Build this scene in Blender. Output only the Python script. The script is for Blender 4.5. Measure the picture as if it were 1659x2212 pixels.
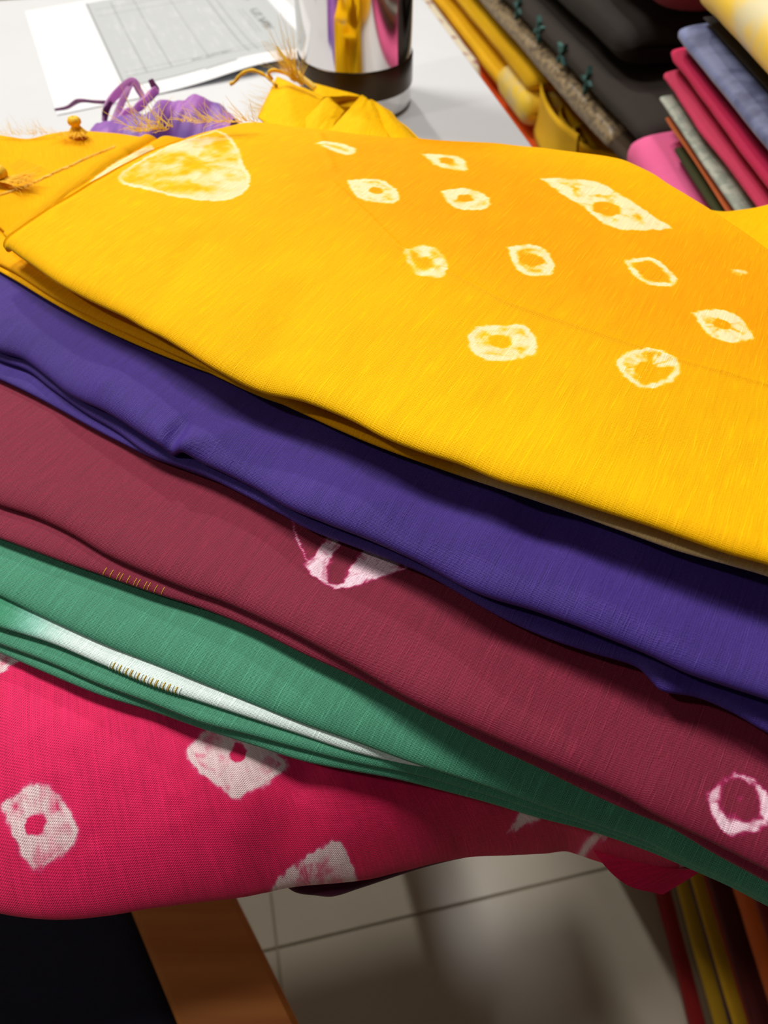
import bpy, math, random
import numpy as np
from mathutils import Vector, Matrix

for o in list(bpy.data.objects):
    bpy.data.objects.remove(o)
random.seed(7)
scene = bpy.context.scene
COL = scene.collection

# ------------------------------------------------------------------ camera
TABLE = 0.75
CAM = np.array([0.0, 0.0, 0.97])
PITCH = math.radians(50)
FPX = 1671.0
cd = bpy.data.cameras.new('camera')
cam = bpy.data.objects.new('camera', cd)
COL.objects.link(cam)
cam.location = CAM
cam.rotation_euler = (math.radians(90) - PITCH, 0, 0)
cd.sensor_fit = 'VERTICAL'
cd.sensor_height = 36
cd.sensor_width = 27
cd.lens = 36 * FPX / 2212
cd.clip_start = 0.01
cd.dof.use_dof = True
cd.dof.focus_distance = 0.224
cd.dof.aperture_fstop = 15.5
scene.camera = cam

# ------------------------------------------------------------------ world, lights, exposure
w = bpy.data.worlds.new('shop_ambient')
scene.world = w
w.use_nodes = True
w.node_tree.nodes['Background'].inputs[0].default_value = (1.0, 0.93, 0.84, 1)
w.node_tree.nodes['Background'].inputs[1].default_value = 0.03
scene.view_settings.view_transform = 'Standard'
scene.view_settings.look = 'None'
scene.view_settings.exposure = 0.0
scene.view_settings.gamma = 1.0
scene.view_settings.use_curve_mapping = False


def area_light(name, loc, target, size, energy, color):
    ld = bpy.data.lights.new(name, 'AREA')
    ld.shape = 'DISK'
    ld.size = size
    ld.energy = energy
    ld.color = color
    o = bpy.data.objects.new(name, ld)
    COL.objects.link(o)
    o.location = loc
    d = Vector(target) - Vector(loc)
    o.rotation_euler = d.to_track_quat('-Z', 'Y').to_euler()
    return o


area_light('ceiling_spot', (-1.0, 1.0, 2.65), (0, 0.25, 0.8), 0.55, 31, (1.0, 0.95, 0.88))
area_light('ceiling_downlight', (0.15, 0.62, 2.7), (0, 0.3, 0.8), 0.40, 21, (1.0, 0.95, 0.88))
area_light('ceiling_panel', (-0.55, 2.45, 2.75), (0.0, 0.3, 0.4), 0.13, 24, (1.0, 0.95, 0.87))
area_light('ceiling_lamp', (-1.5, -0.2, 2.7), (0.0, 0.2, 0.6), 0.12, 8, (1.0, 0.93, 0.84))


# ------------------------------------------------------------------ helpers: rays, noise
_cp, _sp = math.cos(PITCH), math.sin(PITCH)
FW = np.array([0, _cp, -_sp])
UP = np.array([0, _sp, _cp])


def ray(x, y):
    return FW + np.array([1.0, 0, 0]) * ((x - 829.5) / FPX) - UP * ((y - 1106) / FPX)


def atz(x, y, z):
    """where the sight line through a photo point meets the level z above the floor"""
    d = ray(x, y)
    return CAM + d * ((z - CAM[2]) / d[2])


def aty(x, y, yy):
    d = ray(x, y)
    return CAM + d * (yy / d[1])


_rng = np.random.RandomState(11)
_TAB = _rng.rand(256, 256)


def vnoise(x, y, seed=0):
    x = np.asarray(x, float) + seed * 17.31
    y = np.asarray(y, float) + seed * 7.77
    xi = np.floor(x).astype(int)
    yi = np.floor(y).astype(int)
    fx = x - xi
    fy = y - yi
    fx = fx * fx * (3 - 2 * fx)
    fy = fy * fy * (3 - 2 * fy)
    a = _TAB[xi & 255, yi & 255]
    b = _TAB[(xi + 1) & 255, yi & 255]
    c = _TAB[xi & 255, (yi + 1) & 255]
    d = _TAB[(xi + 1) & 255, (yi + 1) & 255]
    return (a * (1 - fx) + b * fx) * (1 - fy) + (c * (1 - fx) + d * fx) * fy - 0.5


def fbm(x, y, seed=0, oct=4):
    s = 0
    a = 1.0
    for i in range(oct):
        s = s + a * vnoise(x * 2 ** i, y * 2 ** i, seed + i)
        a *= 0.5
    return s


def sstep(a, b, x):
    t = np.clip((x - a) / (b - a), 0, 1)
    return t * t * (3 - 2 * t)


def smooth_curve(pts, n):
    """Catmull-Rom through pts, n samples spaced by arc length"""
    P = np.array(pts, float)
    E = np.vstack([2 * P[0] - P[1], P, 2 * P[-1] - P[-2]])
    out = []
    for i in range(len(P) - 1):
        p0, p1, p2, p3 = E[i], E[i + 1], E[i + 2], E[i + 3]
        for t in np.linspace(0, 1, 14, endpoint=False):
            out.append(0.5 * ((2 * p1) + (-p0 + p2) * t + (2 * p0 - 5 * p1 + 4 * p2 - p3) * t * t
                              + (-p0 + 3 * p1 - 3 * p2 + p3) * t ** 3))
    out.append(P[-1])
    out = np.array(out)
    L = np.concatenate([[0], np.cumsum(np.linalg.norm(np.diff(out, axis=0), axis=1))])
    q = np.linspace(0, L[-1], n)
    return np.stack([np.interp(q, L, out[:, k]) for k in range(out.shape[1])], 1)


# ------------------------------------------------------------------ helpers: objects
def link(name, me, mat=None, parent=None):
    o = bpy.data.objects.new(name, me)
    COL.objects.link(o)
    if mat is not None:
        me.materials.append(mat)
    if parent is not None:
        o.parent = parent
        o.matrix_parent_inverse = parent.matrix_world.inverted()
        if parent.type == 'EMPTY':
            o.matrix_parent_inverse = Matrix.Translation(-Vector(parent.location))
    return o


def tag(o, label=None, cat=None, group=None, kind=None):
    if label: o['label'] = label
    if cat: o['category'] = cat
    if group: o['group'] = group
    if kind: o['kind'] = kind
    return o


def thing(name, label, cat, loc=(0, 0, 0), group=None):
    o = bpy.data.objects.new(name, None)
    COL.objects.link(o)
    o.location = loc
    o.empty_display_size = 0.02
    return tag(o, label, cat, group)


def grid_mesh(name, G, UV=None, attrs=None, smooth=True, closed_u=False):
    """G: (nu, nv, 3) points -> quad mesh"""
    nu, nv = G.shape[:2]
    me = bpy.data.meshes.new(name)
    idx = np.arange(nu * nv).reshape(nu, nv)
    if closed_u:
        idx2 = np.vstack([idx, idx[:1]])
    else:
        idx2 = idx
    q = np.stack([idx2[:-1, :-1], idx2[1:, :-1], idx2[1:, 1:], idx2[:-1, 1:]], -1).reshape(-1, 4)
    me.vertices.add(nu * nv)
    me.vertices.foreach_set('co', G.reshape(-1).astype(np.float32))
    me.loops.add(q.size)
    me.loops.foreach_set('vertex_index', q.reshape(-1).astype(np.int32))
    me.polygons.add(len(q))
    me.polygons.foreach_set('loop_start', np.arange(0, q.size, 4, dtype=np.int32))
    me.polygons.foreach_set('loop_total', np.full(len(q), 4, np.int32))
    me.update(calc_edges=True)
    if smooth:
        me.polygons.foreach_set('use_smooth', np.ones(len(q), bool))
    if UV is not None:
        l = me.uv_layers.new(name='UVMap')
        l.data.foreach_set('uv', UV.reshape(-1, 2)[q.reshape(-1)].reshape(-1).astype(np.float32))
    for k, v in (attrs or {}).items():
        a = me.attributes.new(k, 'FLOAT', 'POINT')
        a.data.foreach_set('value', v.reshape(-1).astype(np.float32))
    me.validate()
    return me


def poly_mesh(name, V, Fc, smooth=False):
    me = bpy.data.meshes.new(name)
    me.from_pydata([tuple(map(float, v)) for v in V], [], Fc)
    me.update()
    if smooth:
        for p in me.polygons:
            p.use_smooth = True
    return me


def box_data(c, ax, half, bev=0.0):
    """oriented box with chamfered edges; ax rows = unit axes"""
    c = np.array(c, float)
    ax = np.array(ax, float)
    hx, hy, hz = half
    b = min(bev, min(half) * 0.9)
    V = []
    for sx in (-1, 1):
        for sy in (-1, 1):
            for sz in (-1, 1):
                for k in range(3):
                    h = [hx - b, hy - b, hz - b]
                    h[k] += b
                    V.append(c + ax[0] * sx * h[0] + ax[1] * sy * h[1] + ax[2] * sz * h[2])
    I = lambda sx, sy, sz, k: ((sx * 2 + sy) * 2 + sz) * 3 + k
    Fc = []
    r = [(0, 0), (1, 0), (1, 1), (0, 1)]
    for s in (0, 1):
        f = [I(s, a, d, 0) for a, d in r]; Fc.append(f if s else f[::-1])
        f = [I(a, s, d, 1) for a, d in r]; Fc.append(f[::-1] if s else f)
        f = [I(a, d, s, 2) for a, d in r]; Fc.append(f if s else f[::-1])
    if b > 0:
        for a in (0, 1):
            for d in (0, 1):
                f = [I(0, a, d, 1), I(1, a, d, 1), I(1, a, d, 2), I(0, a, d, 2)]; Fc.append(f if (a == d) else f[::-1])
                f = [I(a, 0, d, 0), I(a, 1, d, 0), I(a, 1, d, 2), I(a, 0, d, 2)]; Fc.append(f[::-1] if (a == d) else f)
                f = [I(a, d, 0, 0), I(a, d, 1, 0), I(a, d, 1, 1), I(a, d, 0, 1)]; Fc.append(f if (a == d) else f[::-1])
        for a in (0, 1):
            for d in (0, 1):
                for e in (0, 1):
                    f = [I(a, d, e, 0), I(a, d, e, 1), I(a, d, e, 2)]
                    Fc.append(f if (a + d + e) % 2 else f[::-1])
    return V, Fc


def box(name, c, ax, half, mat, parent=None, bev=0.002):
    V, Fc = box_data(c, ax, half, bev)
    return link(name, poly_mesh(name, V, Fc), mat, parent)


def tube_grid(P, rad, seg=6):
    P = np.array(P, float)
    n = len(P)
    rad = np.broadcast_to(np.array(rad, float), (n,))
    T = np.gradient(P, axis=0)
    T /= np.linalg.norm(T, axis=1)[:, None] + 1e-12
    ref = np.array([0.13, 0.21, 0.97])
    A = np.cross(T, ref)
    A /= np.linalg.norm(A, axis=1)[:, None] + 1e-9
    B = np.cross(T, A)
    a = np.linspace(0, 2 * np.pi, seg + 1)
    G = P[:, None, :] + rad[:, None, None] * (np.cos(a)[None, :, None] * A[:, None, :] + np.sin(a)[None, :, None] * B[:, None, :])
    return G


def join_grids(name, grids, smooth=True):
    V = []
    Fc = []
    off = 0
    for G in grids:
        nu, nv = G.shape[:2]
        idx = np.arange(nu * nv).reshape(nu, nv) + off
        q = np.stack([idx[:-1, :-1], idx[1:, :-1], idx[1:, 1:], idx[:-1, 1:]], -1).reshape(-1, 4)
        V.append(G.reshape(-1, 3))
        Fc.append(q)
        off += nu * nv
    V = np.vstack(V)
    q = np.vstack(Fc)
    me = bpy.data.meshes.new(name)
    me.vertices.add(len(V)); me.vertices.foreach_set('co', V.reshape(-1).astype(np.float32))
    me.loops.add(q.size); me.loops.foreach_set('vertex_index', q.reshape(-1).astype(np.int32))
    me.polygons.add(len(q))
    me.polygons.foreach_set('loop_start', np.arange(0, q.size, 4, dtype=np.int32))
    me.polygons.foreach_set('loop_total', np.full(len(q), 4, np.int32))
    me.update(calc_edges=True)
    if smooth:
        me.polygons.foreach_set('use_smooth', np.ones(len(q), bool))
    return me


# ------------------------------------------------------------------ helpers: materials
def srgb(r, g, b):
    f = lambda c: (c / 255 / 12.92) if c / 255 <= 0.04045 else ((c / 255 + 0.055) / 1.055) ** 2.4
    return (f(r), f(g), f(b), 1.0)


class NT:
    def __init__(s, name):
        s.m = bpy.data.materials.new(name)
        s.m.use_nodes = True
        s.t = s.m.node_tree
        s.t.nodes.clear()
        s.out = s.t.nodes.new('ShaderNodeOutputMaterial')
        s.b = s.t.nodes.new('ShaderNodeBsdfPrincipled')
        s.t.links.new(s.b.outputs[0], s.out.inputs[0])

    def n(s, typ, ins=None, **kw):
        nd = s.t.nodes.new(typ)
        for k, v in kw.items():
            setattr(nd, k, v)
        for k, v in (ins or {}).items():
            s.set(nd.inputs[k], v)
        return nd

    def set(s, sock, v):
        if hasattr(v, 'is_output'):
            s.t.links.new(v, sock)
        else:
            sock.default_value = v

    def math(s, op, a, b=0.0, c=0.0, clamp=False):
        nd = s.t.nodes.new('ShaderNodeMath')
        nd.operation = op
        nd.use_clamp = clamp
        for i, v in enumerate((a, b, c)):
            s.set(nd.inputs[i], v)
        return nd.outputs[0]

    def mix(s, f, a, b, mode='MIX'):
        nd = s.t.nodes.new('ShaderNodeMix')
        nd.data_type = 'RGBA'
        nd.blend_type = mode
        s.set(nd.inputs[0], f)
        s.set(nd.inputs[6], a)
        s.set(nd.inputs[7], b)
        return nd.outputs[2]

    def step(s, x, a, b):
        nd = s.n('ShaderNodeMapRange', {0: x, 1: a, 2: b, 3: 0.0, 4: 1.0}, interpolation_type='SMOOTHSTEP')
        return nd.outputs[0]

    def noise(s, vec, scale, detail=2.0, rough=0.5):
        return s.n('ShaderNodeTexNoise', {'Vector': vec, 'Scale': scale, 'Detail': detail, 'Roughness': rough}).outputs[0]

    def bsdf(s, **kw):
        for k, v in kw.items():
            s.set(s.b.inputs[k.replace('_', ' ')], v)


def cloth_mat(name, c1, c2, motif=None, p=0.00062, q=0.00046, wc=0.30, slub=0.35, sheen=0.25, rough=0.62,
              sheen_tint=(1, 1, 1, 1), bump=0.5, halo=None, spec=0.22):
    t = NT(name)
    uv = t.n('ShaderNodeUVMap', uv_map='UVMap').outputs[0]
    wob = t.n('ShaderNodeTexNoise', {'Vector': uv, 'Scale': 260.0, 'Detail': 1.0}).outputs[1]
    wv_ = t.n('ShaderNodeVectorMath', {0: wob, 1: (0.5, 0.5, 0.5)}, operation='SUBTRACT').outputs[0]
    wv_ = t.n('ShaderNodeVectorMath', {0: wv_, 3: 0.00045}, operation='SCALE').outputs[0]
    uvw = t.n('ShaderNodeVectorMath', {0: uv, 1: wv_}, operation='ADD').outputs[0]
    sep = t.n('ShaderNodeSeparateXYZ', {0: uvw})
    u, v = sep.outputs[0], sep.outputs[1]
    su = t.math('SINE', t.math('MULTIPLY', u, 2 * math.pi / p))
    sv = t.math('SINE', t.math('MULTIPLY', v, 2 * math.pi / q))
    wv = t.math('MULTIPLY', su, sv)
    wv = t.math('ADD', wv, t.math('MULTIPLY', sv, 0.35))
    # slub yarns: long thin thick places running front to back
    mp = t.n('ShaderNodeMapping', {0: uvw, 3: (1500.0, 60.0, 1.0)}).outputs[0]
    sl = t.step(t.noise(mp, 1.0, 1.0), 0.58, 0.78)
    mp2 = t.n('ShaderNodeMapping', {0: uvw, 3: (1250.0, 70.0, 1.0)}).outputs[0]
    streak = t.noise(mp2, 1.0, 2.0)
    mp3 = t.n('ShaderNodeMapping', {0: uvw, 3: (1400.0, 110.0, 1.0), 1: (3.7, 1.9, 0.0)}).outputs[0]
    sl = t.math('MAXIMUM', sl, t.math('MULTIPLY', t.step(t.noise(mp3, 1.0, 0.0), 0.60, 0.80), 0.8))
    speck = t.step(t.noise(uv, 2600.0, 0.0), 0.76, 0.86)
    grain = t.noise(uv, 1500.0, 1.0)
    big = t.noise(uv, 14.0, 3.0)
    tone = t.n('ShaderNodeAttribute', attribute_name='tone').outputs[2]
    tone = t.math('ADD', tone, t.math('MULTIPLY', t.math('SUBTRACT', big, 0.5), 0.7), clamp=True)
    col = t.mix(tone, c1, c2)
    if motif is not None:
        dye = t.n('ShaderNodeAttribute', attribute_name='dye').outputs[2]
        mpd = t.n('ShaderNodeMapping', {0: uvw, 3: (900.0, 560.0, 1.0)}).outputs[0]
        br = t.math('SUBTRACT', t.noise(mpd, 1.0, 3.0, 0.7), 0.5)
        d = t.math('ADD', dye, t.math('MULTIPLY', br, 0.26))
        if halo is not None:
            col = t.mix(t.math('MULTIPLY', t.step(d, 0.02, 0.45), 0.85), col, halo)
        col = t.mix(t.math('MULTIPLY', t.step(d, 0.22, 0.85), 0.95), col, motif)
    k = t.math('ADD', 1.0, t.math('MULTIPLY', wv, wc))  # weave put into the colour: gaps between threads darkened for their shade
    k = t.math('ADD', k, t.math('MULTIPLY', t.math('SUBTRACT', streak, 0.5), 1.1 * wc + 0.10))
    k = t.math('ADD', k, t.math('MULTIPLY', t.math('SUBTRACT', grain, 0.5), 0.9 * wc))
    k = t.math('ADD', k, t.math('MULTIPLY', sl, slub))
    k = t.math('ADD', k, t.math('MULTIPLY', speck, 0.8 * wc))  # pale flecks: fuzz, plus glitter of the threads put into the colour
    vm = t.n('ShaderNodeVectorMath', {0: col, 3: k}, operation='SCALE').outputs[0]
    hgt = t.math('ADD', wv, t.math('MULTIPLY', sl, 1.6))
    bp = t.n('ShaderNodeBump', {'Strength': bump, 'Distance': 0.00012, 'Height': hgt}).outputs[0]
    t.bsdf(Base_Color=vm, Roughness=rough, Normal=bp)
    t.b.inputs['Sheen Weight'].default_value = sheen
    t.b.inputs['Sheen Roughness'].default_value = 0.4
    t.b.inputs['Sheen Tint'].default_value = sheen_tint
    t.b.inputs['Specular IOR Level'].default_value = spec
    return t.m


def plain_mat(name, c, rough=0.5, metal=0.0, spec=0.5, noise_amt=0.0, noise_scale=60.0, c2=None, bump=0.0, sheen=0.0):
    t = NT(name)
    if noise_amt or c2:
        g = t.n('ShaderNodeNewGeometry').outputs[0]
        nz = t.noise(g, noise_scale, 4.0)
        col = t.mix(t.step(nz, 0.35, 0.65), c, c2 or tuple(x * (1 - noise_amt) for x in c[:3]) + (1,))
        t.bsdf(Base_Color=col)
        if bump:
            t.bsdf(Normal=t.n('ShaderNodeBump', {'Strength': bump, 'Distance': 0.001, 'Height': nz}).outputs[0])
    else:
        t.bsdf(Base_Color=c)
    t.bsdf(Roughness=rough, Metallic=metal)
    t.b.inputs['Specular IOR Level'].default_value = spec
    t.b.inputs['Sheen Weight'].default_value = sheen
    return t.m


def sheer_mat(name, c, c2, scale=80.0, amt=0.5):
    """thin cloth or loose thread that lets light through"""
    t = NT(name)
    g = t.n('ShaderNodeNewGeometry').outputs[0]
    col = t.mix(t.step(t.noise(g, scale, 3.0), 0.35, 0.65), c, c2)
    t.bsdf(Base_Color=col, Roughness=0.6)
    tr = t.n('ShaderNodeBsdfTranslucent', {0: col})
    mx = t.n('ShaderNodeMixShader', {0: amt, 1: t.b.outputs[0], 2: tr.outputs[0]})
    t.t.links.new(mx.outputs[0], t.out.inputs[0])
    return t.m


YEL = dict(c1=srgb(246, 187, 0), c2=srgb(240, 158, 0))
m_yellow = cloth_mat('turmeric_silk', motif=srgb(246, 226, 178), wc=0.22, slub=0.15, sheen=0.0, spec=0.08, halo=srgb(252, 200, 50), **YEL)
m_yellow_pale = cloth_mat('pale_undyed_silk', srgb(225, 190, 150), srgb(235, 190, 60), wc=0.22, slub=0.2, sheen=0.15)
m_purple = cloth_mat('violet_silk', srgb(70, 48, 140), srgb(50, 33, 102), wc=0.46, slub=0.02, sheen=0.10, rough=0.5, sheen_tint=srgb(170, 160, 255))
m_lilac = cloth_mat('faded_lilac_silk', srgb(150, 110, 170), srgb(125, 85, 150), wc=0.35, slub=0.1, sheen=0.25)
m_maroon = cloth_mat('maroon_silk', srgb(132, 34, 62), srgb(112, 25, 46), motif=srgb(250, 215, 232), wc=0.46, slub=0.18, sheen=0.10,
                     rough=0.55, halo=srgb(185, 30, 105), sheen_tint=srgb(255, 190, 190))
m_green = cloth_mat('bottle_green_silk', srgb(76, 150, 120), srgb(54, 118, 92), wc=0.40, slub=0.28, sheen=0.08, rough=0.6)
m_greenw = cloth_mat('green_and_white_silk', srgb(64, 146, 112), srgb(52, 130, 96), motif=srgb(225, 242, 240), wc=0.25, slub=0.18, sheen=0.2,
                     halo=srgb(140, 205, 190))
m_crimson = cloth_mat('crimson_silk', srgb(232, 38, 102), srgb(200, 13, 56), motif=srgb(240, 214, 218), wc=0.40, slub=0.14, sheen=0.08,
                      rough=0.65, halo=srgb(226, 70, 130))
m_plum = cloth_mat('plum_silk', srgb(92, 22, 62), srgb(70, 14, 48), wc=0.3, slub=0.1)
m_cord = sheer_mat('yellow_fringe_thread', srgb(255, 240, 150), srgb(255, 228, 90), 300, 0.5)
m_cordw = plain_mat('orange_tassel_thread', srgb(255, 200, 30), 0.7, noise_amt=0.15, noise_scale=900)
m_zari = plain_mat('gold_zari_thread', srgb(240, 200, 70), 0.35, metal=0.6)
m_whitethread = plain_mat('white_thread', srgb(240, 250, 248), 0.6)

# ------------------------------------------------------------------ room shell
m_tile = plain_mat('beige_glazed_tile', srgb(205, 198, 182), 0.28, noise_amt=0.06, noise_scale=9)
m_grout = plain_mat('grey_grout', srgb(172, 162, 140), 0.8)
m_wall = plain_mat('cream_paint', srgb(215, 208, 190), 0.8)
RX = np.array([0.977, 0.213, 0.0])      # room axis, left to right
RY = np.array([-0.213, 0.977, 0.0])     # room axis, away from the viewer
RZ = np.array([0, 0, 1.0])
AX = (RX, RY, RZ)


def room(a, b, z=0.0):
    return RX * a + RY * b + RZ * z


fl = box('floor', room(0, 1.0, -0.0125), AX, (2.6, 2.8, 0.0095), m_grout, None, 0.0)
tag(fl, kind='structure')
TS = 0.45
ta, tb = RX @ np.array([0.05, 0.218, 0]), RY @ np.array([0.05, 0.218, 0])
tile_me = None
for i in range(-4, 5):
    for j in range(-3, 9):
        c = room(ta + 0.0 + (i + 0.5) * TS - 0.1727, tb + (j + 0.5) * TS, 0)
        if tile_me is None:
            V, Fc = box_data((0, 0, 0), AX, (TS / 2 - 0.0012, TS / 2 - 0.0012, 0.003), 0.0008)
            tile_me = poly_mesh('floor_tile', V, Fc)
            tile_me.materials.append(m_tile)
        o = bpy.data.objects.new('floor_tile', tile_me)
        COL.objects.link(o)
        o.location = c + np.array([0, 0, -0.003])
        o.parent = fl
tag(box('wall_back', room(0, 3.75, 1.4), AX, (2.6, 0.05, 1.4), m_wall, None, 0.0), kind='structure')
tag(box('wall_left', room(-2.65, 1.0, 1.4), AX, (0.05, 2.8, 1.4), m_wall, None, 0.0), kind='structure')

# ------------------------------------------------------------------ the white table
m_table = plain_mat('white_table_laminate', srgb(205, 207, 211), 0.5, noise_amt=0.02, noise_scale=18)
corner = np.array([0.0188, 0.817, 0])          # far right corner
ca, cb = RX @ corner, RY @ corner
# right edge runs along -RY; front edge at room-b of about 0.085
fb = 0.087
la = ca - 1.25
tab = thing('work_table', 'white table carrying the stack of stoles, the bottle and the paper', 'table', tuple(room((ca + la) / 2, (cb + fb) / 2, 0)))
box('table_top', room((ca + la) / 2, (cb + fb) / 2, TABLE - 0.012), AX, ((ca - la) / 2, (cb - fb) / 2, 0.012), m_table, tab, 0.002)
for a in (la + 0.12, ca - 0.10):
    for b in (fb + 0.33, cb - 0.09):
        box('leg', room(a, b, (TABLE - 0.024) / 2), AX, (0.022, 0.022, (TABLE - 0.024) / 2), m_table, tab, 0.002)

# ------------------------------------------------------------------ folded cloth builder
LAYERS = {}


def ext(pts, k=330):
    """carry an edge on beyond the left of the view, bending it gently back"""
    (x0, y0), (x1, y1) = pts[0], pts[2]
    m = (y1 - y0) / (x1 - x0)
    return [(x0 - k, y0 - k * m * 0.85)] + list(pts)


def extr(pts, k=520):
    """carry an edge on beyond the right of the view"""
    (x0, y0), (x1, y1) = pts[-3], pts[-1]
    m = (y1 - y0) / (x1 - x0)
    return list(pts) + [(x1 + k * 0.5, y1 + k * 0.5 * m), (x1 + k, y1 + k * m)]


def px_line(pts, zL, zR):
    """photo points of a fold edge -> points on the (slightly sloping) level of that fold"""
    x0, x1 = 0.0, 1659.0
    out = []
    for (x, y) in pts:
        f = min(max((x - x0) / (x1 - x0), -0.15), 1.15)
        f = math.copysign(abs(f) ** 1.7, f)
        out.append(atz(x, y, TABLE + zL + (zR - zL) * f))
    return out


def poly_sdf(X, Y, P):
    """signed distance (inside negative) to polygon P"""
    d = np.full(X.shape, 1e9)
    ins = np.zeros(X.shape, bool)
    n = len(P)
    for i in range(n):
        a = P[i]; b = P[(i + 1) % n]
        e = b - a
        wx, wy = X - a[0], Y - a[1]
        t = np.clip((wx * e[0] + wy * e[1]) / (e @ e + 1e-15), 0, 1)
        d = np.minimum(d, (wx - e[0] * t) ** 2 + (wy - e[1] * t) ** 2)
        c = ((a[1] > Y) != (b[1] > Y)) & (X < (b[0] - a[0]) * (Y - a[1]) / (b[1] - a[1] + 1e-15) + a[0])
        ins ^= c
    d = np.sqrt(d)
    return np.where(ins, -d, d)


def add_motif(dye, G, poly_px, z, ring=0.0012, fill=0.6, core=None, core_r=0.0018, ring_w=1.0, seed=1, soft=0.0009, streak=0.5, spots=1.0, freq=260):
    """resist-dyed mark: pale outline, mottled inside, dyed core. Drawn in the plane of the cloth."""
    P = smooth_curve([tuple(atz(x, y, z)[:2]) for x, y in poly_px] + [tuple(atz(*poly_px[0], z)[:2])], len(poly_px) * 4)[:-1]
    lo = P.min(0) - 0.004
    hi = P.max(0) + 0.004
    X, Y = G[..., 0], G[..., 1]
    m = (X > lo[0]) & (X < hi[0]) & (Y > lo[1]) & (Y < hi[1])
    if not m.any():
        return
    x, y = X[m], Y[m]
    jit = fbm(x * 700, y * 700, seed) * 0.0009
    d = poly_sdf(x, y, P) + jit
    c = P.mean(0)
    ang = np.arctan2(y - c[1], x - c[0])
    rad = np.hypot(x - c[0], y - c[1])
    inside = sstep(soft, -soft, d)
    rim = np.exp(-((d + ring * 0.9) / ring) ** 2) * ring_w
    mott = fill + spots * 0.9 * fbm(x * freq, y * freq, seed + 3, 4) + streak * 0.5 * vnoise(ang * 7, rad * 120, seed + 5)
    val = np.clip(np.maximum(rim * (0.85 + 0.8 * vnoise(ang * 2.5, rad * 0, seed + 9)), mott), 0, 1) * inside
    if core is not None:
        k = atz(core[0], core[1], z)[:2]
        dc = np.hypot(x - k[0], y - k[1]) + fbm(x * 500, y * 500, seed + 4) * 0.0012
        val = val * sstep(core_r * 0.75, core_r * 1.25, dc) + 0.25 * inside * sstep(core_r * 0.3, 0, dc)
    dye[m] = np.maximum(dye[m], val)


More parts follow.
